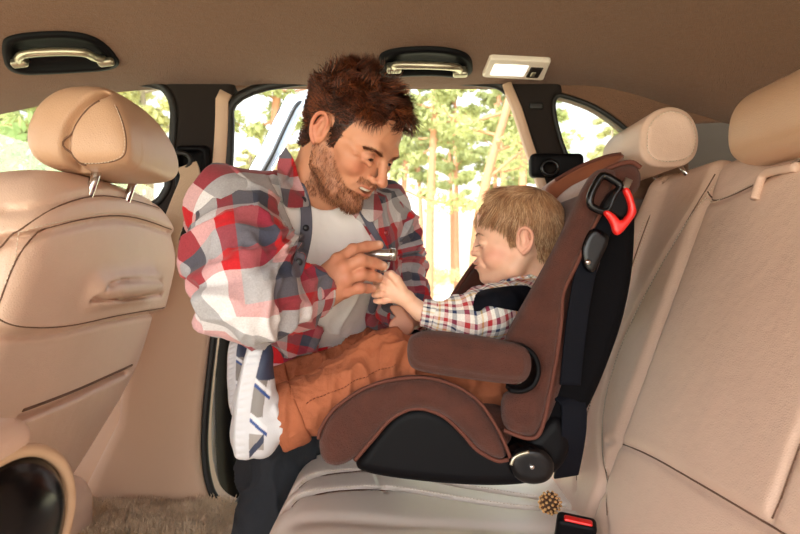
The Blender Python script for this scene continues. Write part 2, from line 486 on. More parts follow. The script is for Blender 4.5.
# ------------------------------------------------------------ far body side
def struct(o): o['kind'] = 'structure'; return o
open_door = chaikin(xz([(228, 78), (482, 78), (512, 88), (526, 130), (548, 190), (580, 330), (560, 500), (400, 514), (250, 514), (214, 506), (203, 470), (202, 420), (216, 300), (230, 150)], WY), 3)
win_front = chaikin(xz([(-190, 118), (-60, 94), (60, 82), (158, 79), (177, 97), (178, 130), (166, 235), (-190, 245)], WY), 3)
win_quart = chaikin(xz([(548, 92), (575, 98), (604, 110), (640, 140), (634, 168), (578, 176), (560, 150)], WY), 3)
def side_panel(name, poly, cuts, m, y0=WY, y1=WY+.07, r=.012, h=.006, kind=True, extra=None, parent=None):
    poly = np.array(poly); lo = (poly[:, 0].min()-.02, y0-.03, poly[:, 1].min()-.02); hi = (poly[:, 0].max()+.02, y1+.02, poly[:, 1].max()+.02)
    f = Field(lo, hi, h); f.u(ext(poly, 1, y0, y1, r))
    for c in cuts: f.sub(ext(c, 1, y0-.2, y1+.2, .001), .012)
    if extra: extra(f)
    o = fmk(name, f, m, parent, it=1)
    return struct(o) if kind else o
# upper dark lining of the two pillars, the pale rails beside the opening, the lower side
side_panel('trim_1', xz([(158, 60), (236, 60), (236, 160), (226, 262), (150, 262), (160, 160)], WY), [open_door, win_front], M['pillar'], WY-.012, WY+.05)
side_panel('trim_2', xz([(140, 240), (240, 240), (225, 400), (250, 560), (60, 560), (70, 520), (120, 420)], WY), [open_door], M['hard_beige'], WY-.03, WY+.08, .03)
side_panel('trim_3', xz([(485, 66), (556, 70), (580, 150), (640, 330), (560, 330), (520, 180)], WY), [open_door, win_quart], M['pillar'], WY-.012, WY+.05)
side_panel('trim_4', xz([(-260, 40), (1150, 40), (1150, 112), (690, 124), (690, 200), (545, 200), (520, 60), (170, 96), (-260, 130)], WY), [open_door, win_front, win_quart], M['liner'], WY-.004, WY+.06, .01, .008)
side_panel('wall_far', xz([(560, 150), (600, 100), (640, 90), (1150, 80), (1150, 560), (545, 560)], WY), [win_quart, open_door], M['grey'], WY+.004, WY+.06, .004, .01)
side_panel('wall_front', xz([(-330, 236), (178, 236), (150, 430), (120, 560), (-330, 560)], WY), [], M['hard_beige'], WY+.0, WY+.09, .01, .01)
side_panel('trim_5', xz([(230, 505), (580, 505), (600, 545), (225, 545)], WY), [], M['rubber'], WY-.02, WY+.10, .01, .01)
# pale inner lip along the rear door opening + black rubber weather strips
def ring3(poly, Y, off=0.0):
    c = poly.mean(0); q = poly.copy()
    if off:
        d = q-c; q = q+d/np.linalg.norm(d, axis=1)[:, None]*off
    return np.stack([q[:, 0], np.full(len(q), Y), q[:, 1]], 1)
struct(tube('trim_6', ring3(open_door, WY-.004, -.004), .009, M['rubber'], closed=True, flat=1.3))
struct(tube('trim_7', ring3(win_front, WY-.002, -.006), .011, M['rubber'], closed=True))
struct(tube('trim_8', ring3(win_quart, WY-.002, -.003), .006, M['rubber'], closed=True))
k = np.array([i for i, p_ in enumerate(open_door) if p_[0] < P(240, 0, WY)[0] and P(0, 82, WY)[2] > p_[1] > P(0, 490, WY)[2]])
seg_l = ring3(open_door, WY-.004, .022)[k]; seg_l = seg_l[np.argsort(-seg_l[:, 2])]
struct(band('trim_9', seg_l, .030, .02, (1, 0, 0), M['hard_beige']))
seg_r = np.array([P(506, 84, WY-.012), P(517, 110, WY-.012), P(528, 145, WY-.012), P(543, 190, WY-.012), P(560, 240, WY-.012)])
struct(band('trim_10', seg_r, .020, .02, (1, 0, 0), M['hard_beige']))
# window panes
def glassm():
    t = NT('car_glass'); a = t.n('ShaderNodeBsdfTransparent'); a.inputs[0].default_value = (.93, .96, .94, 1); g = t.n('ShaderNodeBsdfGlossy'); g.inputs['Roughness'].default_value = .02
    fr = t.n('ShaderNodeFresnel'); fr.inputs[0].default_value = 1.45; mx = t.n('ShaderNodeMixShader'); t.l(fr.outputs[0], mx.inputs[0]); t.l(a.outputs[0], mx.inputs[1]); t.l(g.outputs[0], mx.inputs[2]); t.l(mx.outputs[0], t.out.inputs[0]); return t.m
M['glass'] = glassm()
def pane(name, poly, Y):
    n = len(poly); a = ring3(poly, Y); b = ring3(poly, Y+.004)
    return struct(mk(name, np.vstack([a, b]), [list(range(n)), list(range(2*n-1, n-1, -1))]+[[i, (i+1) % n, n+(i+1) % n, n+i] for i in range(n)], M['glass'], smooth=False))
pane('window_1', win_front, WY+.04); pane('window_2', win_quart, WY+.03)
# roof lining
def roof():
    xs = np.linspace(-1.35, 1.75, 90); ys = np.linspace(-.85, WY+.02, 66)  # near edge stretched out of view, added to cut skylight
    X, Y = np.meshgrid(xs, ys, indexing='ij')
    Z = .575-.035*np.abs((Y-.45)/1.0)**2-.115*sstep(.9, 1.47, Y)**1.4-.10*sstep(.45, 1.6, X)**1.2-.12*sstep(-.55, -1.35, X)
    Z = Z-.075*sstep(.42, .80, X)*sstep(1.1, 1.46, Y)
    up = np.stack([X, Y, Z+.03], -1).reshape(-1, 3); dn = np.stack([X, Y, Z], -1).reshape(-1, 3)
    n, m = X.shape; i = np.arange(n-1)[:, None]; j = np.arange(m-1)[None, :]; q = np.stack([i*m+j, i*m+j+1, (i+1)*m+j+1, (i+1)*m+j], -1).reshape(-1, 4)
    Vt = np.vstack([dn, up]); Fc = np.vstack([q, q[:, ::-1]+n*m])
    return struct(mk('ceiling', Vt, Fc, M['liner']))
roof()
def roofz(x, y):
    return .575-.035*abs((y-.45))**2-.115*sstep(.9, 1.47, y)**1.4-.10*sstep(.45, 1.6, x)**1.2-.12*sstep(-.55, -1.35, x)-.075*sstep(.42, .8, x)*sstep(1.1, 1.46, y)
def roof_at(px, py):
    """where the sight line meets the roof"""
    lo, hi = .2, 1.46
    for _ in range(50):
        mid = (lo+hi)/2; q = P(px, py, mid)
        if q[2] > roofz(q[0], mid): hi = mid
        else: lo = mid
    return P(px, py, lo)
# cabin shell: floor, bulkhead, tail
def slab(name, lo, hi, m, r=.01, kind='structure'):
    lo, hi = np.array(lo, float), np.array(hi, float)
    import bmesh
    bm = bmesh.new(); bmesh.ops.create_cube(bm, size=1.0)
    for v in bm.verts: v.co = Vector([lo[i]+(v.co[i]+.5)*(hi[i]-lo[i]) for i in range(3)])
    if r: bmesh.ops.bevel(bm, geom=bm.edges[:], offset=r, segments=3, affect='EDGES', profile=.6)
    me = bpy.data.meshes.new(name); bm.to_mesh(me); bm.free(); me.polygons.foreach_set('use_smooth', [True]*len(me.polygons))
    o = link(name, me, m)
    if kind: o['kind'] = kind
    return o
slab('floor', (-1.3, -.5, -.90), (1.6, 1.47, -.80), M['carpet'])
slab('wall_rear', (1.5, -.5, -.8), (1.56, 1.47, .50), M['grey'])
slab('wall_dash', (-1.36, -.5, -.8), (-1.30, 1.47, -.05), M['pillar'])
# near body side below the sight line: sill only, the near door stands open
slab('trim_11', (-1.3, -.56, -.92), (1.6, -.48, -.55), M['hard_beige'])
def carpet_pile():
    rng = np.random.RandomState(3); n = 14000
    x = rng.uniform(-.72, -.36, n); y = rng.uniform(1.0, 1.42, n)
    z = -.548+.010*vnoise(np.stack([x*30, y*30, 0*x], 1), 2)
    z = z-.01*sstep(-.40, -.34, x)
    b = np.stack([x, y, z], 1); d = rng.normal(0, .007, (n, 3)); d[:, 2] = .016+rng.uniform(0, .01, n)
    s = rng.normal(0, 1, (n, 3)); s = s/np.linalg.norm(s, axis=1)[:, None]*.0022
    Vt = np.stack([b-s, b+s, b+d+s*.3, b+d-s*.3], 1).reshape(-1, 3); Fc = np.arange(4*n).reshape(-1, 4)
    return Vt, Fc
slab_mat = slab('floor_mat', (-.74, .86, -.80), (-.33, 1.425, -.548), M['carpet'], .02, None)
tag(slab_mat, 'beige fluffy floor mat in the rear footwell beside the door sill', 'floor mat')
v, f = carpet_pile(); po = mk('pile', v, f, M['carpet'], slab_mat); po['kind'] = 'stuff'; po.location = (0, 0, 0)

# ------------------------------------------------------------ grab handles
def rpoly(c, k=.12):
    """corner-rounded copy of a polygon"""
    c = np.asarray(c, float); o = []
    for i in range(len(c)):
        a, b, d = c[i-1], c[i], c[(i+1) % len(c)]; o += [b+(a-b)*k, b+(a-b)*k*.35, b+(d-b)*k*.35, b+(d-b)*k]
    return np.array(o)
def grab(label, pts, rec_pts, inn_pts):
    o3 = chaikin(np.array([roof_at(*q) for q in rec_pts]), 3); i3 = chaikin(np.array([roof_at(*q) for q in inn_pts]), 3)
    c = o3.mean(0); nn = nrm(np.cross(o3[0]-c, o3[len(o3)//4]-c)); nn = nn if nn[2] < 0 else -nn
    rt = thing('grab_handle', label, 'grab handle', c)
    n = len(o3); rings = [o3-nn*.004, o3+nn*.006, .6*o3+.4*i3+nn*.009, i3+nn*.008, i3-nn*.000+nn*.002]
    Vt = np.concatenate(rings+[c[None]+nn*.001]); Fc = []
    for k in range(4):
        for j in range(n): Fc.append([k*n+j, k*n+(j+1) % n, (k+1)*n+(j+1) % n, (k+1)*n+j])
    for j in range(0, n, 2): Fc.append([4*n+j, 4*n+j+1, 4*n+(j+2) % n, 5*n])
    mk('recess_bezel', Vt, np.array(Fc)[:, ::-1], M['blackp'], rt)
    path = cr([roof_at(a, b)+nn*(.010+dy) for a, b, dy in pts], 8)
    v, fc = tube_m(path, .0085, 12, flat=1.0); mk('grip', v, fc, M['satin'], rt)
    for a, b, dy in (pts[0], pts[-1]):
        q = roof_at(a, b)+nn*.010; e1 = nrm(V3(1, 0, 0)-nn*nn[0]); e2 = np.cross(nn, e1)
        f = Field(q-.035, q+.035, .002); f.u(rbox(q, (.0165, .009, .011), .005, [e1, e2, nn])); fmk('mount', f, M['satin'], rt)
grab('silver grab handle in a black recess above the front passenger window', [(20, 58, .0), (20, 50, .008), (30, 44, .014), (60, 41.5, .016), (84, 43.5, .014), (94, 51, .006), (106, 57, 0)], [(0, 44), (8, 34), (60, 30), (92, 34), (112, 48), (124, 68), (60, 72), (8, 74)], [(12, 44), (18, 39), (60, 36), (90, 40), (104, 50), (112, 64), (60, 67), (14, 67)])
grab('silver grab handle in a black recess above the open rear door', [(394, 64, 0), (396, 58, .008), (408, 55.5, .014), (430, 55, .016), (450, 57, .014), (458, 62, .006), (460, 68, 0)], [(377, 62), (382, 49), (425, 45), (456, 48), (473, 56), (472, 77), (425, 73), (380, 77)], [(386, 60), (388, 55), (425, 51), (454, 54), (466, 60), (466, 72), (425, 69), (388, 71)])
# dome light on the roof
def dome():
    rt = thing('ceiling_light', 'white rectangular ceiling light with a small dark switch above the child seat', 'light', P(516, 64, 1.30))
    cn = [roof_at(a, b)-V3(0, 0, .004) for a, b in ((490, 54), (551, 57), (543, 76), (482, 73))]
    def quadbox(name, c4, th, m, r=.004):
        c4 = np.array(c4); e1 = nrm(c4[1]-c4[0]); n = nrm(np.cross(e1, c4[3]-c4[0])); e2 = np.cross(n, e1)
        ce = c4.mean(0); hf = (max(abs((c4-ce)@e1)), max(abs((c4-ce)@e2)), th)
        pl = [((c-ce)@e1, (c-ce)@e2) for c in c4]
        pl = rpoly(pl)
        f = Field((-hf[0]-.01, -hf[1]-.01, -th-.01), (hf[0]+.01, hf[1]+.01, th+.01), .0015); f.u(ext(pl, 2, -th, th, min(r, th*.9)))
        B = np.array([e1, e2, n]); return fmk(name, f, m, rt, xf=lambda v: ce+v@B)
    quadbox('housing', cn, .008, M['cream'])
    t = NT('lit_lens'); e = t.bsdf(rough=.3); e.inputs['Base Color'].default_value = (1, .97, .9, 1); e.inputs['Emission Color'].default_value = (1, .95, .86, 1); e.inputs['Emission Strength'].default_value = .8
    ce = sum(cn)/4
    def sub(u0, u1, w0, w1, dz):
        return [cn[0]+(cn[1]-cn[0])*u+(cn[3]-cn[0])*w-V3(0, 0, dz) for u, w in ((u0, w0), (u1, w0), (u1, w1), (u0, w1))]
    quadbox('lens', sub(.10, .68, .2, .8, .007), .003, t.m)
    s = quadbox('switch', sub(.72, .93, .28, .82, .008), .003, M['pillar'])
    quadbox('button', sub(.76, .84, .45, .68, .012), .002, M['satin']); 
dome()

# ------------------------------------------------------------ rear bench
SX0, SZ0, LEAN = .335, -.475, .364
def onback(px, py, off=0.0):
    dx, dz = (px-400)/F, (267-py)/F
    Y = (SX0-LEAN*SZ0-off)/(dx-LEAN*dz); return V3(dx*Y, Y, dz*Y)
bd = nrm(V3(LEAN, 0, 1)); bn = nrm(V3(-1, 0, LEAN))      # up the backrest, out of its face
bench = thing('rear_seat', 'cream leather rear bench seat with stitched cushion under the brown child seat', 'car seat', (.1, .8, -.6))
def backrest():
    f = Field((.22, -.25, -.60), (.74, 1.47, .26), .0048)
    def prof(x0, z): return x0
    def sec(t0, t1, th, rr, y0, y1):     # slab along the lean
        c = V3(SX0, 0, SZ0)+bd*(t0+t1)/2-bn*th/2; c[1] = (y0+y1)/2
        return rbox(c, (th/2, (y1-y0)/2, (t1-t0)/2), rr, [-bn, V3(0, 1, 0), bd])
    f.u(sec(-.06, .728, .12, .03, 1.135, 1.44))
    f.u(sec(-.06, .715, .12, .03, -.22, 1.13))
    # raised side bolster near the door and swelling cushion faces
    f.u(cap(V3(.325, 1.37, -.40), V3(.575, 1.37, .165), .032, .024), .04)
    def face(x, y, z): return 1.0
    seams = []
    a = [onback(*q) for q in ((716, 166), (700, 195), (660, 262), (625, 330), (606, 385), (600, 425), (601, 470), (606, 532))]; a = cr(a, 6)
    b = cr([onback(*q) for q in ((658, 182), (640, 250), (612, 335), (590, 400), (577, 450), (575, 490))], 6)
    b[:, 1] = np.minimum(b[:, 1], 1.345)
    c = cr([onback(*q) for q in ((606, 440), (640, 450), (700, 485), (765, 523), (830, 560))], 4)
    d = cr([onback(*q) for q in ((704, 186), (706, 196), (716, 200), (760, 180), (800, 158), (860, 132))], 5)
    e = cr([onback(*q) for q in ((765, 523), (775, 500), (800, 430), (850, 300), (900, 170))], 5)
    for s, w, dp in ((a, .0065, .014), (b, .0055, .009), (c, .0055, .022), (d, .0055, .018), (e, .006, .020)): f.groove(s, w, dp)
    bo = fmk('backrest', f, M['leather'], bench, it=1)
    for s in (a, b, c, d, e): seam_shade_line(s[2:-2], bo, bench, .0013)
    for s, off in ((a, .012), (b, -.010), (b, .010), (d, -.010)):
        q = s.copy(); q[:, 1] -= off
        stitches('stitching', q[4:-4], M['thread'], bench, on=bo)
    # pull loop and headrest guide
    lp = cr([onback(*q, off=.0)+bn*.004 for q in ((800, 168), (775, 172), (765, 177), (760, 190), (757, 200))], 5)
    tube('release_strap', lp, .007, M['leather'], bench)
    g = [onback(*q)+bn*.006 for q in ((806, 138), (783, 140), (772, 150), (768, 158), (785, 158), (806, 152))]
    tube('headrest_guide', cr(g, 5), .005, M['leather'], bench)
    f = Field(onback(796, 148)-.05, onback(796, 148)+.05, .004); f.u(rbox(onback(798, 148)+bn*.003, (.004, .03, .011), .003, [-bn, V3(0, 1, 0), bd])); fmk('guide_slot', f, M['rubber'], bench)
backrest()
def cushion():
    cz = lambda x: -.392-.083*np.clip((x+.22)/.55, -.2, 1.2)
    f = Field((-.30, -.25, -.84), (.42, 1.47, -.33), .0048)
    sl_ = nrm(V3(.55, 0, -.083)); up = nrm(V3(.083, 0, .55))
    c = V3(.075, .60, cz(.075)); 
    c = V3(.09, .60, cz(.09))
    f.u(rbox(c-up*.065, (.300, .83, .065), .045, [sl_, V3(0, 1, 0), up]))
    f.u(rbox(V3(.115, .60, -.65), (.275, .81, .17), .05), .04)
    # long soft ridges running fore and aft (seams across the picture) as in the photo
    def on(px, py):
        dx, dz = (px-400)/F, (267-py)/F; k_ = -.083/.55
        Y = (-.392+k_*.22*1)/(dz-k_*dx) if True else 0
        return V3(dx*Y, Y, dz*Y)
    s1 = cr([on(*q) for q in ((285, 503), (305, 493), (380, 487), (450, 497), (520, 508), (575, 512), (606, 520))], 6)
    s2 = cr([on(*q) for q in ((292, 484), (315, 474), (360, 470), (380, 470), (470, 487), (540, 500), (560, 506))], 6)
    s3 = cr([on(*q) for q in ((381, 484), (385, 492), (376, 472), (372, 455))], 6)
    s4 = cr([on(*q) for q in ((268, 560), (300, 520), (420, 524), (560, 534), (640, 560))], 6)
    f.groove(s1, .007, .014, 2, lambda x, y, z: (z > -.52)); f.groove(s2, .007, .013, 2, lambda x, y, z: (z > -.52)); f.groove(s4, .02, .006, 2, lambda x, y, z: z > -.52)
    f.groove(s3, .005, .007, 2, lambda x, y, z: z > -.52)
    # front edge seam
    fe = np.array([(-.215, y, -.43) for y in np.linspace(-.2, 1.43, 20)]); f.groove(fe, .006, .005)
    sc_ = fmk('seat_cushion', f, M['seatw'], bench, it=1)
    for s in (s1, s2): seam_shade_line(s[1:], sc_, bench, .0013)
    for s in (s1, s2):
        q = s.copy(); q[:, 1] += .012; stitches('stitching', q[2:], M['thread'], bench, on=sc_)
M['seatw'] = pbr('pale_leather', 'F0E2D6', .36, (('v', 420, .25, .0006), ('n', 10, .3, .006)), .04, 5)
cushion()
def roll_headrest(label, y0, y1, cx, cz, ry, loc, R=.063):
    rt = thing('headrest', label, 'headrest', loc)
    f = Field((cx-.13, y0-.03, cz-.13), (cx+.13, y1+.03, cz+.13), .004)
    pr = chaikin([(cx-.072, cz-.028), (cx-.066, cz+.035), (cx-.02, cz+.066), (cx+.03, cz+.052), (cx+.05, cz+.0), (cx+.035, cz-.05), (cx-.02, cz-.060), (cx-.055, cz-.052)], 3)
    f.u(ext(pr, 1, y0, y1, ry))
    ins = (pr-pr.mean(0))*.86+pr.mean(0)
    for yy in (y0+.006, y1-.006): f.groove(np.stack([ins[:, 0], np.full(len(ins), yy), ins[:, 1]], 1), .004, .004)
    cu = fmk('cushion', f, M['leather'], rt, it=2)
    rg = np.stack([ins[:, 0]*1, np.full(len(ins), y0+.0015), ins[:, 1]], 1); rg = (rg-rg.mean(0))*[.93, 1, .93]+rg.mean(0); stitches('stitching', np.vstack([rg, rg[:1]]), M['thread'], rt, on=cu)
    for yy in (y0+.06, y1-.06): tube('post', np.array([(cx+.02, yy, cz-.03), (cx+.055, yy, cz-.075), (cx+.085, yy, cz-.13)]), .0055, M['chrome'], rt)
    return rt
roll_headrest('cream leather rear headrest behind the brown child seat', 1.195, 1.445, .534, .250, .016, (.54, 1.35, .2))
roll_headrest('tan leather rear headrest at the right edge, beside the roll headrest', .69, .98, .575, .212, .03, (.57, .84, .17)).children[0].data.materials[0] = M['leather_dark']

# ------------------------------------------------------------ front seat
def front_seat():
    rt = thing('front_seat', 'cream leather front seat seen from behind, with a map pocket in its back', 'car seat', (-.62, 1.06, -.7))
    yf = 1.372
    prof_r = [(-.492, .148), (-.472, .10), (-.468, .02), (-.480, -.04), (-.505, -.13), (-.540, -.235), (-.60, -.36), (-.665, -.50), (-.70, -.56)]
    prof_l = [(-.86, -.56), (-.80, -.45), (-.72, -.25), (-.67, -.05), (-.64, .07), (-.61, .14), (-.55, .166)]
    prof = cr(prof_r+prof_l, 6, True)
    f = Field((-.92, .70, -.62), (-.44, 1.42, .20), .0045)
    f.u(ext(prof, 1, .76, yf, .035))
    out = cr([(.77, -.60), (.765, -.3), (.765, -.10), (.79, .03), (.86, .125), (.98, .160), (1.12, .160), (1.265, .135), (1.345, .07), (1.375, -.03), (1.372, -.25), (1.31, -.42), (1.24, -.52), (1.20, -.60)], 6, True)
    f.inter(ext(out, 0, -1.2, -.2, .0), .05)
    def onx(px, py, dx=0):                        # sight line met with the seat's rear face
        lo, hi = .5, 1.6
        pr = np.array(prof_r)
        for _ in range(40):
            mid = (lo+hi)/2; q = P(px, py, mid); xs = np.interp(-q[2], -pr[:, 1], pr[:, 0])
            if q[0] < xs: hi = mid
            else: lo = mid
        return P(px, py, lo)
    rear = lambda x, y, z: (x > np.interp(-z*1.0, -np.array(prof_r)[:, 1], np.array(prof_r)[:, 0]-.05))
    g1 = cr([onx(*q) for q in ((-30, 345), (0, 292), (30, 245), (75, 225), (130, 219), (174, 232))], 6)
    g2 = cr([onx(*q) for q in ((-30, 322), (0, 327), (30, 334), (75, 332), (120, 321), (168, 312))], 6)
    g3 = cr([onx(*q) for q in ((-20, 250), (20, 222), (70, 200), (110, 195), (160, 206))], 6)
    g4 = cr([onx(*q) for q in ((38, 418), (60, 410), (100, 392), (142, 371))], 6)
    # upper shell stands proud of the lower hard panel
    
    gx, gy, gz = f.ax[0][:, None, None], f.ax[1][None, :, None], f.ax[2][None, None, :]
    rr_ = rear(gx, gy, gz)
    for g, dp, wd in ((g2, .008, .006), (g1, .0045, .008)):
        o_ = np.argsort(g[:, 1]); zl = np.interp(gy, g[o_, 1], g[o_, 2]); f.D = (f.D+rr_*dp*sstep(wd, -wd, gz-zl)).astype(f32)
    gx, gy, gz = f.ax[0][:, None, None], f.ax[1][None, :, None], f.ax[2][None, None, :]
    rr_ = rear(gx, gy, gz)
    for g, dp, wd in ((g2, .008, .006), (g1, .0045, .008)):
        o_ = np.argsort(g[:, 1]); zl = np.interp(gy, g[o_, 1], g[o_, 2]); f.D = (f.D+rr_*dp*sstep(wd, -wd, gz-zl)).astype(f32)
    a, b = onx(100, 290), onx(150, 283)
    f.u(cap(a+V3(-.004, 0, -.002), b+V3(-.004, 0, 0), .017, .017), .035); f.groove(cr([onx(*q) for q in ((96, 298), (110, 282), (135, 279), (164, 281))], 5), .005, .004); f.groove([onx(96, 298), onx(130, 297), onx(166, 294)], .005, .004)
    a, b = onx(112, 291), onx(158, 285); f.u(cap(a+V3(-.004, 0, -.002), b+V3(-.004, 0, 0), .012, .013), .03)
    for g, w_, dp in ((g1, .006, .010), (g2, .006, .014), (g3, .0045, .006), (g4, .0055, .022), (cr([onx(*q) for q in ((94, 299), (108, 284), (135, 280), (166, 281))], 5), .0045, .006), (cr([onx(*q) for q in ((94, 299), (130, 298), (167, 294))], 5), .0045, .009)): f.groove(g, w_, dp, 0, rear)
    fb = fmk('backrest', f, M['leather'], rt, it=1)
    for g in (g1, g2, g3): seam_shade_line(g, fb, rt, .0012)
    seam_shade_line(g4, fb, rt, .0026)
    q = g1.copy(); q[:, 2] += .010; stitches('stitching', q[6:-3], M['thread'], rt, .0065, .0042, .0007, on=fb)
    f = Field((-1.25, .74, -.72), (-.60, 1.36, -.36), .008); f.u(rbox((-.93, 1.05, -.52), (.30, .27, .10), .06)); f.u(rbox((-.90, 1.05, -.63), (.22, .22, .06), .03)); fmk('seat_cushion', f, M['leather'], rt)
    
    # headrest: rear face, stitched side pad, front pad
    zt = lambda z: .140+(z-.168)*.83
    f = Field((-.61, .87, .10), (-.37, 1.20, .33), .0028)
    pr = chaikin([(-.400, zt(.19)), (-.402, zt(.25)), (-.432, zt(.322)), (-.47, zt(.350)), (-.52, zt(.345)), (-.548, zt(.30)), (-.562, zt(.23)), (-.545, zt(.178)), (-.50, zt(.168)), (-.43, zt(.168))], 3)
    f.u(ext(pr, 1, .905, 1.155, .03))
    o2 = chaikin([(.905, zt(.21)), (.922, zt(.30)), (.965, zt(.352)), (1.03, zt(.358)), (1.09, zt(.345)), (1.135, zt(.29)), (1.155, zt(.21)), (1.12, zt(.166)), (1.03, zt(.163)), (.94, zt(.166))], 3)
    f.inter(ext(o2, 0, -1, 0, .0), .028)
    def ft(p): return cr([P(x, y, .914) for x, y in p], 6)
    seam = ft([(80, 190), (70, 172), (64, 150), (68, 125), (80, 103), (93, 90)]); top_ = np.array([(-.478+.02*t, .945+.18*t, zt(.352)) for t in np.linspace(0, 1, 8)])
    f.groove(seam, .006, .016, 1, lambda x, y, z: y < .97); f.groove(top_, .006, .010)
    s2_ = ft([(70, 174), (84, 178), (105, 175), (125, 163), (130, 150), (130, 130), (125, 105), (122, 92)])
    f.groove(s2_, .004, .007, 1, lambda x, y, z: y < .97)
    o = fmk('headrest', f, M['leather_dark'], rt, it=1)
    seam_shade_line(seam, o, rt, .0016); seam_shade_line(s2_, o, rt, .0009)
    q = s2_[6:]*1; q[:, 0] -= .006; q[:, 2] += .004
    stitches('headrest_stitching', q, M['thread'], rt, .005, .0034, .0006, on=o)
    for yy in (.965, 1.095): tube('headrest_post', np.array([(-.462, yy, .17), (-.480, yy, .12), (-.505, yy, .05)]), .007, M['chrome'], rt)
    return rt
front_seat()

# console + armrest between the front seats
def console():
    rt = thing('centre_console', 'gloss black centre console end with a beige surround, lower left corner', 'console', (-.50, .68, -.5))
    c = P(13, 545, .62); ax = nrm(V3(-.95, .20, .12))
    pr = [(-.017, .001), (-.015, .025), (-.010, .05), (0, .071), (.010, .082), (.025, .087), (.08, .089)]
    lathe('black_end', pr, c, ax, M['blackg'], rt, 48)
    ring = [c+ax*.012+(.0905)*(math.cos(t)*nrm(np.cross(ax, V3(0, 0, 1)))+math.sin(t)*nrm(np.cross(np.cross(ax, V3(0, 0, 1)), ax))) for t in np.linspace(0, 2*math.pi, 60)[:-1]]
    tube('surround', np.array(ring), .0072, M['cream_l'], rt, closed=True)
    f = Field((-1.1, .45, -.60), (-.30, .85, -.10), .006)
    f.u(cap(c+ax*.12, c+ax*.30, .088, .07)); 
    fmk('body', f, M['pillar'], rt)
    return rt
M['cream_l'] = pbr('tan_surround', 'D2AE8C', .4)
console()
f = Field((-.95, .46, -.28), (-.30, .72, -.10), .004)
f.u(rbox(V3(-.612, .60, -.172), (.235, .050, .019), .020, None)); 
ar = fmk('armrest', f, M['leather'], it=1); tag(ar, 'padded beige leather armrest above the black console end', 'armrest')
# belt + anchor on the front pillar
def pillar_belt():
    rt = thing('seat_belt', 'cream seat belt hanging from the dark pillar behind the front seat', 'seat belt', P(190, 180, 1.42))
    f = Field(P(192, 170, 1.44)-.10, P(192, 170, 1.44)+.10, .003); c = P(193, 168, 1.445); f.u(rbox(c, (.040, .016, .052), .014)); f.sub(rbox(c+V3(.0, -.012, .008), (.026, .012, .030), .01), .01)
    fmk('anchor_plate', f, M['blackp'], rt)
    tube('loop_ring', np.array([P(181+10*math.cos(t), 161+8*math.sin(t), 1.415) for t in np.linspace(0, 6.28, 24)[:-1]]), .0055, M['rubber'], rt, closed=True)
    band('strap', cr([P(187, 165, 1.413), P(190, 178, 1.405), P(180, 205, 1.38), P(168, 240, 1.36), P(158, 290, 1.37)], 6), .045, .003, (1, .1, .3), M['webc'], rt)
pillar_belt()
def cpillar():
    rt = thing('seat_belt_guide', 'black belt guide on the rear pillar above the child seat', 'seat belt guide', P(553, 168, 1.44))
    c = P(556, 166, 1.44); f = Field(c-.09, c+.09, .003); f.u(rbox(c, (.062, .018, .028), .012)); f.sub(cap(P(550, 168, 1.36), P(550, 168, 1.46), .018), .006); fmk('plate', f, M['blackp'], rt)
    tube('loop_ring', np.array([P(550+8*math.cos(t), 168+7*math.sin(t), 1.418) for t in np.linspace(0, 6.28, 24)[:-1]]), .005, M['blackg'], rt, closed=True)
    f = Field(P(536, 106, 1.44)-.03, P(536, 106, 1.44)+.03, .002); f.u(rbox(P(536, 106, 1.447), (.017, .004, .008), .003)); e = fmk('airbag_tag', f, M['rubber']); tag(e, 'small dark badge set high on the rear roof pillar', 'badge')
cpillar()
# red buckle on the bench
def buckle():
    rt = thing('belt_buckle', 'black seat belt buckle with a red button at the foot of the backrest', 'buckle', P(577, 540, 1.06))
    a = P(559, 540, 1.06); b = P(594, 552, 1.02)
    ax = nrm(V3(.55, -.75, .0)); up = nrm(V3(-.25, -.12, 1)); n3 = np.cross(ax, up); up = np.cross(n3, ax)
    c = P(575, 534, 1.03)
    f = Field(c-.08, c+.08, .002); f.u(rbox(c, (.032, .016, .030), .008, [nrm(V3(.9, -.2, -.1)), nrm(V3(.2, .9, .25)), nrm(V3(.1, -.25, .97))])); fmk('housing', f, M['blackp'], rt)
    R_ = [nrm(V3(.9, -.2, -.1)), nrm(V3(.2, .9, .25)), nrm(V3(.1, -.25, .97))]
    c2 = c+R_[2]*.026-R_[1]*.006; f = Field(c2-.04, c2+.04, .0015); f.u(rbox(c2, (.023, .007, .007), .003, R_)); fmk('button', f, M['red'], rt)
    tube('stalk', np.array([c-R_[2]*.02, c-R_[2]*.05+V3(.01, 0, 0), c-R_[2]*.08+V3(.03, 0, 0)]), .013, M['blackp'], rt, flat=.5)
buckle()
# ------------------------------------------------------------ outside: ground, road, pines, shrubs
def leafm(name, h, v=.25):
    t = NT(name); d = t.n('ShaderNodeBsdfDiffuse'); tr = t.n('ShaderNodeBsdfTranslucent'); mx = t.n('ShaderNodeMixShader'); mx.inputs[0].default_value = .45
    nz = t.noise(1.7, 3); c = t.mix(nz, tuple(x*(1-v) for x in hexc(h)), tuple(min(1, x*(1+v*1.6)) for x in hexc(h)))
    t.l(c, d.inputs[0]); t.l(c, tr.inputs[0]); t.l(d.outputs[0], mx.inputs[1]); t.l(tr.outputs[0], mx.inputs[2]); t.l(mx.outputs[0], t.out.inputs[0]); return t.m
M['needle'] = leafm('pine_needles', 'A9AE7A'); M['leaf'] = leafm('shrub_leaves', 'C9C592'); M['leafg'] = leafm('green_leaves', '9DAE74')
M['bark'] = pbr('pine_bark', 'B07E5E', .9, (('n', 30, .8, .02),), .25, 6); M['barkg'] = pbr('grey_bark', 'A08E7A', .9, (('n', 30, .8, .02),), .25, 6)
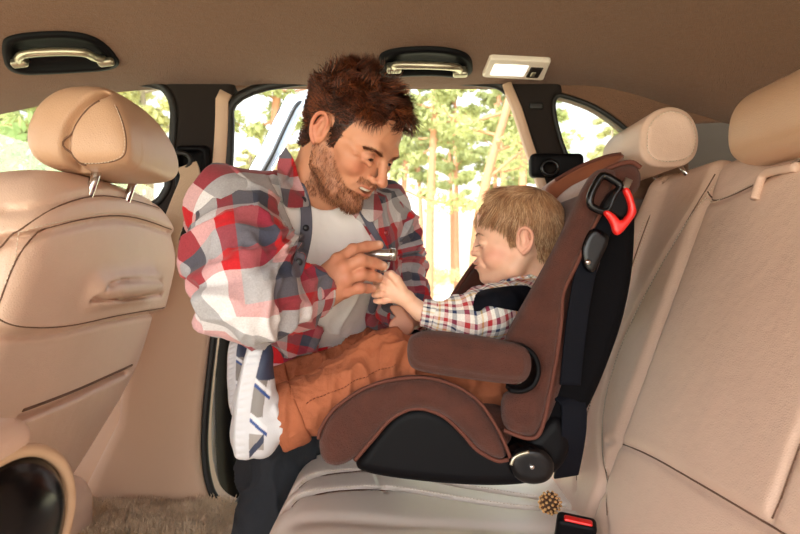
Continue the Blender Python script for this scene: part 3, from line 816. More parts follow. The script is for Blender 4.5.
M['grass'] = pbr('dry_grass', 'D3CBA6', .95, (('n', 14, .8, .04),), .25, 1.5); M['road'] = pbr('pale_road', 'E8E4DA', .9, (('n', 60, .4, .01),), .06, 3)
def gplane(name, x0, x1, y0, y1, z, m, th):
    return slab(name, (x0, y0, z-th), (x1, y1, z), m, 0)
gplane('ground', -80, 80, -30, 90, -GZ, M['grass'], .3)
o = gplane('road', -60, 60, 16, 26, -GZ+.03, M['road'], .05); tag(o, 'pale sunlit road running past behind the open car door', 'road'); del o['kind']
def leaves(rng, cen, n, rad, size, flat=1.0):
    d = rng.normal(0, 1, (n, 3)); d /= np.linalg.norm(d, axis=1)[:, None]; d *= (rng.uniform(0, 1, n)**.4)[:, None]*rad; d[:, 2] *= flat
    p = cen+d; a = rng.normal(0, 1, (n, 3)); a /= np.linalg.norm(a, axis=1)[:, None]; b = np.cross(a, rng.normal(0, 1, (n, 3))); b /= np.linalg.norm(b, axis=1)[:, None]
    s = size*rng.uniform(.6, 1.3, n)[:, None]; a = a*s; b = b*s*.4
    return np.stack([p-a, p-b, p+a, p+b], 1).reshape(-1, 3)
def pine(seed, h, lean, clear, spread, m, bark, label, loc, dens=1.0, crook=.3, size=.10):
    rng = np.random.RandomState(seed); rt = thing('pine_tree', label, 'tree', (0, 0, 0), None)
    zs = np.linspace(0, h, 12); px_ = lean*zs/h+crook*np.sin(zs*.9+seed)*.4*(zs/h); py_ = crook*np.cos(zs*.7+seed*2)*.3*(zs/h)
    tr = np.stack([px_, py_, zs], 1); r = .03*h*.45*(1-zs/h*.85)+.01
    parts = [tube_m(cr(tr, 3), np.interp(np.linspace(0, 11, 34), np.arange(12), r), 8)]; lv = []
    nb = int(30*dens)
    for i in range(nb):
        t = clear+(1-clear)*((i+rng.uniform())/nb); z = t*h; b0 = np.array([np.interp(z, zs, tr[:, 0]), np.interp(z, zs, tr[:, 1]), z])
        a = rng.uniform(0, 2*math.pi); L = spread*(1.05-t*.75)*rng.uniform(.6, 1.15)
        e = b0+np.array([math.cos(a)*L, math.sin(a)*L, L*rng.uniform(-.05, .45)]); mid = (b0+e)/2+rng.normal(0, .12*L, 3)
        pts = cr([b0, mid, e], 4); parts.append(tube_m(pts, np.linspace(.022*h*.12+.012, .006, len(pts)), 5 if False else 6))
        for k in range(4):
            q = pts[int(len(pts)*(.35+.16*k))] if k < 4 else e
            lv.append(leaves(rng, q+rng.normal(0, .10*L, 3), int(70*dens), .26*L**.6, size, .55))
    v, f_ = joinm(parts); mk('trunk', v, f_, bark, rt)
    L_ = np.concatenate(lv); mk('foliage', L_, np.arange(len(L_)).reshape(-1, 4), m, rt, smooth=False)
    rt.location = loc; return rt
def shrub(seed, w, h, m, label, loc, n=2600, size=.06, group=None):
    rng = np.random.RandomState(seed); rt = thing('shrub', label, 'shrub', (0, 0, 0), group); parts = []; lv = []
    for i in range(14):
        a = rng.uniform(0, 6.28); e = np.array([math.cos(a)*w*.45*rng.uniform(.3, 1), math.sin(a)*w*.45*rng.uniform(.3, 1), h*rng.uniform(.5, .95)])
        pts = cr([V3(0, 0, 0), e*[.4, .4, .5], e], 4); parts.append(tube_m(pts, np.linspace(.02, .005, len(pts)), 6)); lv.append(leaves(rng, e*[1, 1, .85], n//14, w*.24, size, .8))
    v, f_ = joinm(parts); mk('stem', v, f_, M['barkg'], rt); L_ = np.concatenate(lv); mk('foliage', L_, np.arange(len(L_)).reshape(-1, 4), m, rt, smooth=False)
    rt.location = loc; return rt
def copy_tree(o, loc, label, rz=0, sc=1.0, group=None):
    c = o.copy(); C.objects.link(c); c.location = loc; c.rotation_euler[2] = rz; c.scale = (sc,)*3; c['label'] = label
    if group: c['group'] = group
    for ch in o.children:
        d = ch.copy(); C.objects.link(d); d.parent = c
    return c
def gp(px, Y): return ((px-400)/F*Y, Y, -GZ)
main = pine(4, 6.6, .45, .28, 1.7, M['needle'], M['bark'], 'reddish crooked pine tree standing right beyond the door opening, above the child', gp(474, 9.5), .62, 1.3, .055)
thin = pine(9, 9.5, .3, .45, 1.5, M['needle'], M['bark'], 'tall slim pine standing behind the father, near the left edge of the door opening', gp(268, 13), 1.0, .25, .10)
p3 = pine(12, 8.0, -.2, .30, 1.9, M['leaf'], M['barkg'], 'pale yellow green tree beyond the front side window', gp(150, 12), 1.0, .4, .10)
FG = 'forest trees far beyond the road'
lab = 'slender tree in the pale sunlit forest beyond the road'
rng = random.Random(7)
n_t = 0
for r_i, Y in enumerate((29.5, 35, 40.5, 46)):
    x = -.66*Y+r_i*1.7
    while x < .40*Y:
        px = 400+x/Y*F
        if px < 185 or 228 < px < 312 or 392 < px < 552 or 556 < px < 640:
            copy_tree((thin, p3)[n_t % 3 == 2], (x+rng.uniform(-.3, .3), Y+rng.uniform(-.4, .4), -GZ), lab, rng.uniform(0, 6), (1.45, 1.15)[n_t % 3 == 2]*rng.uniform(.9, 1.1), FG); n_t += 1
        x += 4.9
for i, (px, Y) in enumerate([(50, 14.5), (520, 14.8), (428, 15.0)]):
    copy_tree(thin, gp(px, Y), ('slim tree outside the front side window, left of the pale green tree', 'slim tree standing between the crooked pine and the rear pillar', 'slim tree in the open doorway, left of the crooked pine')[i], rng.uniform(0, 6), (1.0, .9, .95)[i])
SL = 'yellow green shrub in the row of shrubs along the far side of the road'; SG = 'shrubs beyond the road'
s0 = shrub(3, 2.2, 1.5, M['leaf'], SL, (-17.5, 27, -GZ), 2600, .06, SG)
for i in range(1, 14):
    x = -17.5+i*2.35
    if 185 < 400+x/27*F < 225 or 325 < 400+x/27*F < 385: continue
    copy_tree(s0, (x, 27+rng.uniform(-.3, .3), -GZ), SL, rng.uniform(0, 6), rng.uniform(.8, .98), SG)
shrub(5, 1.8, 2.7, M['leafg'], 'dense green shrub close outside the front side window, at the far left', gp(-5, 4.6), 5200, .045)
shrub(8, 1.6, 2.3, M['leafg'], 'green shrub outside the small rear quarter window', gp(600, 5.6), 4200, .05)
# the open rear door, swung out beyond the opening
M['carpaint'] = pbr('pale_blue_car_paint', 'C9D6E4', .18, metal=.25, coat=.8); M['doorcard'] = pbr('black_door_card', '0C0B0D', .6, (('n', 500, .3, .0006),), spec=.1)
def car_door():
    rt = thing('car_door', 'pale blue rear car door swung open behind the man, black lining inside', 'car door', (-.42, 1.6, -.72))
    fr = cr([P(216, 330, 1.66), P(240, 215, 1.74), P(270, 152, 1.80), P(284, 122, 1.84), P(294, 104, 1.86), P(306, 101, 1.95), P(330, 98, 2.1)], 6)
    band('window_frame', fr+V3(.0, .01, 0), .060, .03, (1, .35, -.2), M['carpaint'], rt)
    fr2 = fr+V3(.012, -.012, -.004); tube('inner_seal', fr2, .006, M['rubber'], rt)
    fr3 = fr+V3(-.024, -.010, .004); tube('outer_seal', fr3, .005, M['rubber'], rt)
    fr4 = fr+V3(.034, -.008, -.008); tube('bright_strip', fr4, .004, M['chrome'], rt)
    pl = np.array([(-.34, -.62), (-.34, -.18), (-.28, -.12), (.35, -.12), (.42, -.25), (.40, -.62), (.30, -.70), (-.24, -.70)])
    o0 = P(214, 420, 1.63); d = nrm(V3(.52, .85, 0)); n = nrm(V3(.85, -.52, 0))
    f = Field((-.42, -.76, -.06), (.50, -.06, .10), .006); f.u(ext(chaikin(pl, 2), 2, -.03, .03, .02)); f.groove([(-.28, -.5, .03), (.3, -.45, .03)], .02, .02, 2)
    f.u(cap((-.1, -.28, .045), (.30, -.30, .045), .028), .03)
    B = np.array([d, V3(0, 0, 1), n]); o_ = o0*[1, 1, 0]+V3(.0, 0, 0)+d*.36
    fmk('door_card', f, M['doorcard'], rt, xf=lambda v: o_+v@B)
    f = Field((-.42, -.76, -.12), (.50, -.06, .0), .006); f.u(ext(chaikin(pl*1.02, 2), 2, -.09, -.03, .02)); fmk('outer_skin', f, M['carpaint'], rt, xf=lambda v: o_+v@B)
    tube('trim_strip', np.array([o_+d*t-V3(0, 0, .60-.05*t)+n*.035 for t in np.linspace(-.28, .34, 12)]), .007, M['chrome'], rt)
car_door()
# ------------------------------------------------------------ child car seat
YN, YF = .945, 1.385
cs = thing('child_car_seat', 'brown velour child car seat with a black plastic shell standing on the rear bench', 'child car seat', P(450, 480, 1.15))
def slabp(name, pts, y0, y1, r, m, h=.004, par=None, k=3, extra=None, it=1, at=None):
    """a profile seen from the side, y0..y1 across"""
    pl = chaikin(xz(pts, at or y0), k); lo = (pl[:, 0].min()-.02, y0-.02, pl[:, 1].min()-.02); hi = (pl[:, 0].max()+.02, y1+.02, pl[:, 1].max()+.02)
    f = Field(lo, hi, h); f.u(ext(pl, 1, y0, y1, r))
    if extra: extra(f)
    return fmk(name, f, m, par if par is not None else cs, it=it), pl
def pipe(pts, Y, r=.0034, closed=False, at=None, n=6, par=None, name='piping'):
    q = cr([P(a, b, at or Y)*[1, 0, 1]+V3(0, Y, 0) for a, b in pts], n, closed); return tube(name, q, r, M['piping'], par or cs, 8, closed)
def base_x(f):
    f.groove([P(400, 470, .96)*[1, 0, 1]+V3(0, .96, 0), P(520, 470, .96)*[1, 0, 1]+V3(0, .96, 0)], .004, .002)
slabp('base_shell', [(350, 468), (368, 478), (440, 487), (505, 490), (548, 484), (572, 462), (574, 430), (556, 410), (530, 440), (508, 455), (486, 445), (466, 424), (440, 408), (415, 404), (392, 412), (372, 434)], .975, YF-.02, .02, M['blackp'])
slabp('back_shell', [(604, 190), (634, 196), (640, 212), (634, 300), (604, 385), (580, 430), (566, 470), (530, 470), (528, 440), (556, 380), (572, 300), (582, 232)], .985, YF-.03, .02, M['blackf'], .005)
# brown seat: raised side lips and the lower pad between
lip = [(317, 446), (320, 428), (336, 406), (372, 385), (418, 377), (452, 384), (480, 402), (500, 432), (511, 461), (498, 463), (478, 452), (462, 433), (442, 416), (416, 409), (392, 419), (372, 441), (354, 463), (334, 471), (320, 464)]
def lipx(f):
    q = [P(a, b, YN)*[1, 1, 1] for a, b in ((326, 458), (350, 452), (375, 424), (398, 402), (420, 397), (445, 404), (468, 424), (485, 445), (503, 458))]
    f.groove(cr(q, 5), .006, .003)
slabp('side_bolster', lip, YN, YN+.055, .02, M['velour'], .0035, extra=lipx)
slabp('side_bolster', lip, YF-.05, YF, .02, M['velour'], .005, at=YN+.0)
slabp('seat_pad', [(322, 462), (324, 440), (345, 422), (385, 408), (430, 404), (480, 415), (520, 420), (520, 460), (480, 462), (440, 430), (400, 420), (365, 455), (340, 470)], YN+.045, YF-.04, .018, M['velour'], .005, at=YN)
pipe([(354, 463), (372, 442), (392, 420), (416, 410), (442, 417), (462, 434), (478, 452), (498, 463), (510, 462)], YN+.012, at=YN)
pipe([(318, 440), (321, 428), (337, 407), (372, 386), (418, 378), (452, 385), (480, 403), (500, 433), (511, 459)], YN+.006, .0028, at=YN)
# backrest side wings
wing = [(598, 168), (613, 166), (622, 172), (612, 196), (596, 226), (580, 262), (566, 292), (564, 318), (560, 350), (552, 395), (543, 433), (530, 441), (504, 433), (503, 398), (516, 392), (534, 386), (536, 362), (524, 346), (505, 345), (516, 322), (534, 290), (552, 258), (570, 222), (584, 190)]
def wingx(f):
    q = [P(a, b, YN) for a, b in ((606, 180), (592, 214), (574, 254), (559, 290), (555, 320), (551, 352), (543, 395), (534, 430), (510, 425))]
    f.groove(cr(q, 5), .005, .003)
slabp('side_wing', wing, YN, YN+.045, .02, M['velour'], .0035, extra=wingx)
pipe([(620, 176), (610, 199), (594, 229), (578, 265), (565, 293), (563, 320), (559, 352), (551, 396), (542, 433), (529, 440), (505, 432)], YN+.010, .0034, at=YN)
slabp('side_wing', [(482, 256), (470, 270), (452, 298), (455, 310), (480, 335), (470, 380), (540, 380), (590, 240), (575, 195), (540, 200), (505, 222)], YF-.05, YF, .02, M['velour'], .005)
slabp('backrest_pad', [(592, 178), (615, 176), (610, 230), (576, 330), (545, 436), (516, 436), (522, 410), (556, 330), (576, 260)], YN+.03, YF-.03, .02, M['velour'], .005, at=1.0)
slabp('crotch_pad', [(470, 372), (500, 372), (505, 400), (480, 405)], 1.10, 1.2, .02, M['blackf'], .004)
# head support
hs, _ = slabp('head_support', [(545, 188), (556, 178), (580, 164), (606, 154), (622, 151), (629, 155), (620, 163), (604, 176), (590, 196), (588, 222), (586, 240), (560, 240), (546, 215)], 1.25, 1.335, .016, M['velour2'], .004, at=1.25)
pipe([(556, 180), (580, 166.5), (606, 156.5), (622, 153.5)], 1.256, .004, at=1.25, par=hs)
slabp('head_pad', [(590, 190), (600, 176), (622, 160), (632, 164), (628, 200), (606, 240), (584, 250)], 1.0, 1.30, .02, M['velour2'], .004, at=1.0)
slabp('head_wing', [(596, 176), (612, 166), (632, 160), (643, 166), (646, 180), (640, 193), (622, 200), (606, 200)], YN+.01, YN+.06, .02, M['velour'], .0035, at=YN+.01)
pipe([(600, 174), (614, 166), (632, 161.5), (642, 167)], YN+.016, .004, at=YN+.01)
pipe([(480, 258), (469, 271), (452, 298), (455, 309)], YF-.05, .005, at=YF-.05)
# armrest with its black pivot loop
def armx(f):
    f.groove(cr([P(a, b, .90) for a, b in ((413, 362), (425, 367), (500, 379), (526, 380))], 5), .004, .003)
    f.groove(cr([P(a, b, .90) for a, b in ((416, 341), (430, 341), (500, 349), (522, 354))], 5), .004, .002)
    f.groove(cr([P(a, b, .90)*[1, 1, 1] for a, b in ((521, 346), (527, 356), (528, 370), (524, 387))], 5), .004, .003)
slabp('armrest', [(407, 346), (413, 336), (432, 332), (480, 338), (520, 345), (533, 352), (535, 372), (527, 386), (508, 387), (450, 379), (420, 374), (408, 368)], .895, .955, .022, M['velour'], .003, extra=armx)
arm_loop = cr([P(a, b, .935) for a, b in ((512, 347), (524, 347), (533, 356), (536, 370), (531, 383), (520, 389), (508, 388))], 6)
band('armrest_pivot', arm_loop, .04, .006, (0, 1, 0), M['blackp'], cs)
# lower hinge: silver arc, screw, plastic knuckle
slabp('hinge_cover', [(508, 458), (516, 450), (530, 446), (548, 450), (558, 466), (552, 484), (530, 488), (512, 478)], .955, 1.0, .012, M['blackg'], .003)
tube('hinge_arc', cr([P(a, b, .952) for a, b in ((511, 465), (514, 458), (521, 454), (529, 452))], 5), .0028, M['satin'], cs)
lathe('screw', [(-.002, .0005), (-.0015, .0035), (.004, .0042)], P(532, 467, .953), (0, 1, 0), M['chrome'], cs, 16)
# recline belt, buckle tongue and the adjuster with the red lever at the top
band('rear_belt', cr([P(a, b, Y) for a, b, Y in ((556, 392, 1.0), (572, 402, .985), (574, 425, .98), (571, 450, .99), (566, 476, 1.02))], 6), .042, .004, (.9, .2, 0), M['web'], cs)
band('tether_belt', cr([P(a, b, Y) for a, b, Y in ((604, 215, .965), (597, 240, .962), (588, 262, .962), (580, 300, .965), (574, 345, .97), (570, 385, .975))], 6), .034, .003, (.95, .1, .35), M['web'], cs)
slabp('belt_lock', [(582, 246), (592, 226), (605, 231), (612, 238), (601, 262), (594, 275), (584, 268)], .945, .962, .005, M['blackg'], .0025, k=2)
lathe('lock_pin', [(-.003, .0005), (-.002, .004), (.006, .005)], P(588, 262, .945), (0, 1, 0), M['chrome'], cs, 14)
def adjuster():
    q = cr([P(a, b, .925) for a, b in ((594, 208), (590, 203), (592, 192), (600, 178), (605, 176), (613, 180), (620, 186), (614, 196), (609, 208), (603, 211))], 6, True)
    o = tube('adjuster_loop', q, .0058, M['blackg'], cs, 10, True)
    slabp('adjuster_body', [(608, 196), (620, 184), (632, 195), (634, 206), (624, 222), (612, 214), (600, 212)], .92, .945, .006, M['blackp'], .0025, k=2)
    tube('adjuster_clip', np.array([P(629, 179, .93), P(624, 190, .93), P(619, 200, .93)]), .006, M['silver'], cs, flat=.6)
    slabp('release_lever', [(627, 186), (632, 190), (638, 210), (637, 215), (621, 236), (615, 234), (612, 222), (604, 212), (608, 209), (617, 215), (622, 222), (631, 211), (629, 200), (624, 190)], .910, .924, .004, M['red'], .002, k=1)
adjuster()
# small black clip low on the bench backrest (belt end stop)
e, _ = slabp('belt_stop', [(573, 463), (579, 461), (580, 472), (575, 477), (571, 472)], 1.12, 1.14, .004, M['rubber'], .002, k=2)
e.parent = None; e.location = (0, 0, 0); tag(e, 'small black plastic stop at the lower edge of the cream backrest', 'belt stop')
# pine cone lying on the cushion
def cone():
    c = P(550, 503, 1.115); rt = thing('pine_cone', 'small golden brown pine cone lying on the cushion beside the buckle', 'pine cone', c-V3(0, 0, .015))
    lathe('core', [(-.017, .002), (-.012, .012), (0, .015), (.012, .011), (.019, .002)], c, (.25, 0, 1), pbr('cone_core', '4A2C18', .8), rt, 16)
    sc = pbr('cone_scale_tip', 'D6A468', .5, var=.3, vsc=60); sd = pbr('cone_scale', '6B4021', .7); ps = []; pd = []
    for i in range(64):
        t = (i+.5)/64; z = -.018+.037*t; a = i*2.39996; r = .019*math.sin(math.pi*min(1, max(.08, t*.9+.07)))**.6
        d = V3(math.cos(a), math.sin(a), 0)
        ps.append(lathe_m([(-.001, .0006), (.0, .0026), (.0016, .0026), (.0026, .0008)], c+d*r+V3(0, 0, z), d+V3(0, 0, .5), 6)); pd.append(tube_m([c+d*r*.3+V3(0, 0, z-.002), c+d*r*.7+V3(0, 0, z-.001), c+d*r+V3(0, 0, z)], .0028, 6, flat=.5))
    v, f_ = joinm(ps); mk('scale_tips', v, f_, sc, rt); v, f_ = joinm(pd); mk('scales', v, f_, sd, rt)
cone()
# ------------------------------------------------------------ people
def rot(deg_pitch, deg_yaw, flip=False, roll=0):
    """head frame rows forward, left, up; yaw turns the face from +X towards the camera, flip faces -X"""
    p, y, r = [math.radians(a) for a in (deg_pitch, deg_yaw, roll)]
    sx = -1.0 if flip else 1.0
    f = V3(sx*math.cos(p)*math.cos(y), -math.cos(p)*math.sin(y), -math.sin(p)); u = V3(sx*math.sin(p)*math.cos(y), -math.sin(p)*math.sin(y), math.cos(p))
    l = np.cross(u, f)
    l, u = l*math.cos(r)+u*math.sin(r), u*math.cos(r)-l*math.sin(r)
    return np.array([f, l, u])
def skinmat(name, h):
    t = NT(name); b = t.bsdf(rough=.48, sss=.12); b.inputs['Subsurface Radius'].default_value = (.012, .005, .003); b.inputs['Subsurface Scale'].default_value = .6
    at = t.n('ShaderNodeAttribute', attribute_name='Col'); nz = t.noise(45, 4); k = t.math('ADD', t.math('MULTIPLY', nz, .22), .89); c = t.n('ShaderNodeCombineColor')
    for i in range(3): t.l(k, c.inputs[i])
    t.l(t.mix(1.0, at.outputs['Color'], c.outputs[0], 'MULTIPLY'), b.inputs['Base Color']); t.bump(t.noise(420, 3), .12, .001); return t.m
M['skin'] = skinmat('skin', ''); M['hairm'] = pbr('hair', 'FFFFFF', .42, attr=True, spec=.5)
M['eyew'] = pbr('eye_white', 'E9E0DA', .2); M['iris'] = pbr('iris', '2A1A10', .15); M['teeth'] = pbr('teeth', 'F3EDE2', .25)
def lerpc(C0, h, w):
    return C0*(1-w[:, None])+np.array(hexc(h))*w[:, None]
def gs(V, c, r):
    return np.exp(-(((V-np.asarray(c))/r)**2).sum(1))
def strands(roots, nrmls, flow, length, rng, r0=.0006, n=8, wave=.0, wfreq=60, lift=.5, col=(), clump=60, cl=.5, hull=None):
    """tapered three-sided hairs; flow(p)->direction, length(p)->metres; neighbours drawn into locks"""
    N = len(roots); p = roots.copy(); pts = [p.copy()]; L = length(roots)*rng.uniform(.75, 1.15, N)
    ph = rng.uniform(0, 6.28, N); lockseed = np.floor(roots*clump)
    lph = (_hash(lockseed[:, 0].astype(np.int64), lockseed[:, 1].astype(np.int64), lockseed[:, 2].astype(np.int64), 5))*6.28
    d = nrmls.copy(); jit = rng.normal(0, .10, (N, 3))
    lj = np.stack([np.cos(lph*3.1), np.sin(lph*5.3), np.cos(lph*7.7+1)], 1)*.28*cl*2
    for k in range(1, n):
        t = k/(n-1); fl = flow(p)+jit+lj
        fl = fl/np.linalg.norm(fl, axis=1)[:, None]
        w = min(1, t*1.5+(1-lift)); d = nrmls*(1-w)+fl*w; d /= np.linalg.norm(d, axis=1)[:, None]
        sd = np.cross(d, nrmls); sd /= np.linalg.norm(sd, axis=1)[:, None]+1e-9
        p = p+d*(L/(n-1))[:, None]+sd*(wave*np.sin(t*wfreq*.1+lph)*L/(n-1))[:, None]
        if hull is not None:
            hc_, hr_ = hull; q = (p-hc_)/hr_; kk_ = np.linalg.norm(q, axis=1); lim = 1+.03*t
            p = np.where((kk_ < lim)[:, None], hc_+q/np.maximum(kk_, 1e-6)[:, None]*lim*hr_, p)
        pts.append(p.copy())
    pts = np.stack(pts, 1)          # N,n,3
    T = np.gradient(pts, axis=1); T /= np.linalg.norm(T, axis=2)[:, :, None]+1e-12
    S = np.cross(T, nrmls[:, None, :]); S /= np.linalg.norm(S, axis=2)[:, :, None]+1e-9; B = np.cross(T, S)
    rr = r0*(1-.85*np.linspace(0, 1, n)**2)[None, :, None]*rng.uniform(.7, 1.3, N)[:, None, None]
    ring = np.stack([pts+rr*(math.cos(a)*S+math.sin(a)*B) for a in (0, 2.094, 4.189)], 2)   # N,n,3,3
    Vt = ring.reshape(-1, 3); i = np.arange(N)[:, None, None]*n*3; kk = np.arange(n-1)[None, :, None]*3; j = np.arange(3)[None, None, :]
    a = i+kk+j; b = i+kk+(j+1) % 3; Fc = np.stack([a, b, b+3, a+3], -1).reshape(-1, 4)
    cc = np.array([hexc(h) for h in col]); pick = (np.clip(vnoise(roots*55, 3)*.5+.5+rng.normal(0, .22, N), 0, .999)*len(cc)).astype(int)
    Cc = np.repeat(cc[pick], n*3, 0)
    return Vt, Fc, Cc
PI = math.pi
# ---- man's head, built upright in its own frame
def man_head():
    f = Field((-.125, -.10, -.20), (.135, .10, .14), .0017)
    f.u(ell((-.018, 0, .036), (.098, .077, .086)))
    f.u(ell((.028, 0, .034), (.064, .066, .066)), .02)
    f.u(ell((.030, 0, -.038), (.062, .057, .072)), .02)
    for s in (1, -1):
        f.chain([V3(-.008, s*.060, -.030), V3(.008, s*.058, -.066), V3(.050, s*.034, -.100), V3(.074, s*.010, -.110)], [.016, .015, .014, .015], .018)
        f.u(ell((.060, s*.042, -.030), (.024, .022, .020)), .014)
        f.u(ell((.050, s*.050, -.012), (.030, .017, .014)), .014)
        f.chain([V3(.090, s*.010, .014), V3(.084, s*.030, .020), V3(.062, s*.052, .014)], [.0085, .009, .008], .012)
    f.u(ell((.073, 0, -.106), (.018, .022, .016)), .015)
    f.u(ell((.074, 0, -.062), (.026, .034, .026)), .016)          # mouth barrel
    for s in (1, -1): f.sub(ell((.096, s*.031, .001), (.016, .020, .0125)), .010)
    f.chain([V3(.090, 0, .012), V3(.100, 0, -.006), V3(.112, 0, -.026)], [.0075, .0075, .0095], .008)
    f.u(ell((.114, 0, -.033), (.0125, .0115, .010)), .006)
    for s in (1, -1):
        f.u(ell((.103, s*.0135, -.036), (.011, .0068, .0082)), .005); f.sub(ell((.108, s*.0075, -.0425), (.0055, .0035, .004)), .002)
        # lids
        f.u(ell((.0785, s*.031, .000), (.0130, .0155, .0128)), .003)
        f.sub(ell((.0925, s*.032, -.0022), (.006, .0125, .0036)), .001)
        f.chain([V3(.0895, s*.018, -.008), V3(.0915, s*.031, -.0105), V3(.083, s*.045, -.007)], [.0022, .003, .0022], .006)
        f.groove(cr([V3(.107, s*.015, -.030), V3(.098, s*.024, -.044), V3(.090, s*.033, -.060), V3(.084, s*.036, -.074)], 5), .0045, .004)   # smile fold
        f.groove(cr([V3(.077, s*.051, .002), V3(.070, s*.058, .008)], 4), .003, .002); f.groove(cr([V3(.077, s*.051, -.003), V3(.069, s*.059, -.006)], 4), .003, .002)
    # lips and open smile
    f.sub(ell((.098, 0, -.0655), (.018, .027, .0085)), .003)
    up = cr([V3(.076, -.032, -.054), V3(.094, -.017, -.0570), V3(.1010, 0, -.0570), V3(.094, .017, -.0570), V3(.076, .032, -.054)], 5)
    f.chain(up, [.0036]*len(up), .004, .001)
    lo = cr([V3(.076, -.031, -.056), V3(.091, -.017, -.072), V3(.0965, 0, -.0765), V3(.091, .017, -.072), V3(.076, .031, -.056)], 5)
    f.chain(lo, [.0040]*len(lo), .004, .001)
    for y in (-.006, .006): f.u(cap((.104, y*.5, -.045), (.103, y, -.052), .0028), .004)
    for s in (1, -1):     # ears
        R = rot(0, 0); e = V3(-.010, s*.078, -.002)
        f.u(ell(e+V3(0, s*.002, .0), (.019, .007, .031)), .006)
        f.sub(ell(e+V3(.004, s*.009, .004), (.011, .006, .019)), .003)
        rim = cr([e+V3(.010, s*.004, -.002), e+V3(.012, s*.008, .018), e+V3(.0, s*.012, .030), e+V3(-.014, s*.013, .022), e+V3(-.018, s*.012, .004), e+V3(-.010, s*.009, -.016), e+V3(.002, s*.005, -.028)], 5)
        f.chain(rim, list(np.interp(np.linspace(0, 1, len(rim)), [0, .3, .7, 1], [.003, .0036, .0036, .0055])), .002, .001)
        f.chain([e+V3(-.006, s*.006, .014), e+V3(-.009, s*.007, .0), e+V3(-.004, s*.006, -.012)], [.003, .0035, .003], .003)
        f.u(ell(e+V3(.013, s*.002, -.004), (.004, .004, .006)), .003)
    return f
HM = rot(36, 32); HS = .865; HMc = P(321, 129, 1.005)-HS*(V3(-.010, -.080, -.002)@HM)
def h2w(v):
    v = np.array(v, float); z = v[..., 2]; v[..., 2] = np.where((z < -.02) & (z > -.13), -.02+(z+.02)*.92, np.where(z <= -.13, z+.0088, z))
    return HMc+HS*v@HM
def w2h(p): return (np.asarray(p)-HMc)@HM.T/HS
Nk = P(316, 190, 1.12)
mh = man_head(); nb = w2h(Nk); nb2 = w2h(Nk+V3(-.012, .05, -.05))
mh.chain([V3(-.035, 0, -.035), nb, nb2], [.056, .060, .066], .02)
mh.u(cap(V3(-.005, -.048, -.045), nb+V3(.045, -.012, 0), .014, .012), .02); mh.u(cap(V3(-.005, .048, -.045), nb+V3(.045, .012, 0), .014, .012), .02)
mV, mF = mh.mesh(); mV = relax(mV, mF, 1); mN = normals(mV, mF)
def man_headcol(V):
    c = np.tile(np.array(hexc('D29574')), (len(V), 1)); ay = np.abs(V[:, 1])
    c = lerpc(c, 'D0765A', .55*np.clip(gs(V*[1, 0, 1]+np.stack([0*ay, ay, 0*ay], 1), (.07, .045, -.028), (.04, .022, .02)), 0, 1))
    c = lerpc(c, 'CC7A5E', .6*gs(V, (.118, 0, -.034), (.018, .016, .014)))
    c = lerpc(c, 'D07A60', .6*sstep(.078, .088, ay)*(V[:, 0] < .02)*(V[:, 2] > -.04))
    # beard shade
    jaw = sstep(-.012, -.045, V[:, 2]-.55*np.clip(.02-V[:, 0], -.06, .0)*0)*sstep(-.022, .0, V[:, 0])*sstep(-.150, -.118, V[:, 2])
    mus = np.exp(-((V[:, 2]+.048)/.006)**2)*(V[:, 0] > .07)*(ay < .032)
    cheek = sstep(.0, .02, (V[:, 0]-.045)*1.0+(V[:, 2]+.058)*.9)*(V[:, 2] > -.075)       # bare cheek front
    cheek = cheek*(1-mus)
    lipm = np.zeros(len(V))
    b = np.clip(jaw*(1-cheek)+mus, 0, 1); low = (V[:, 2] < -.078)*(V[:, 0] > .03); b = np.clip(np.maximum(b, low*sstep(-.150, -.12, V[:, 2])), 0, 1)
    b = b*(1-.0*lipm); c = lerpc(c, '9A5F42', .5*b)
    lip = (gs(V, (.098, 0, -.0575), (.012, .026, .0032))+gs(V, (.096, 0, -.0755), (.012, .022, .0040)))
    c = lerpc(c, 'B85A4C', np.clip(lip, 0, 1)*.85)
    inside = gs(V, (.084, 0, -.064), (.010, .02, .0065)); c = lerpc(c, '4A1A16', np.clip(inside*1.2, 0, 1))
    for s in (1, -1):
        c = lerpc(c, '8E4D3A', .55*gs(V, (.088, s*.031, .007), (.014, .017, .003))); c = lerpc(c, '7A3A2A', .6*gs(V, (.09, s*.031, -.0035), (.014, .014, .0018)))
    return c, b
def scalp_mask(V, k=1.0, hl=None):
    hx, hz = hl; return V[:, 2] > np.interp(V[:, 0], hx, hz)
hlm = ([-.11, -.055, -.040, -.028, -.018, .004, .010, .022, .030, .045, .062, .078, .095], [-.065, -.065, -.045, .000, .034, .036, -.018, -.022, .014, .052, .066, .080, .088])
mc, mb = man_headcol(mV)
smask = scalp_mask(mV, 1, hlm) & (np.abs(mV[:, 1]) < .079)
mc[smask] = np.array(hexc('3A1E12'))
man = thing('person', 'bearded man in open plaid shirt leaning into the car, holding out a silver toy', 'person', (-.12, 1.60, -GZ))
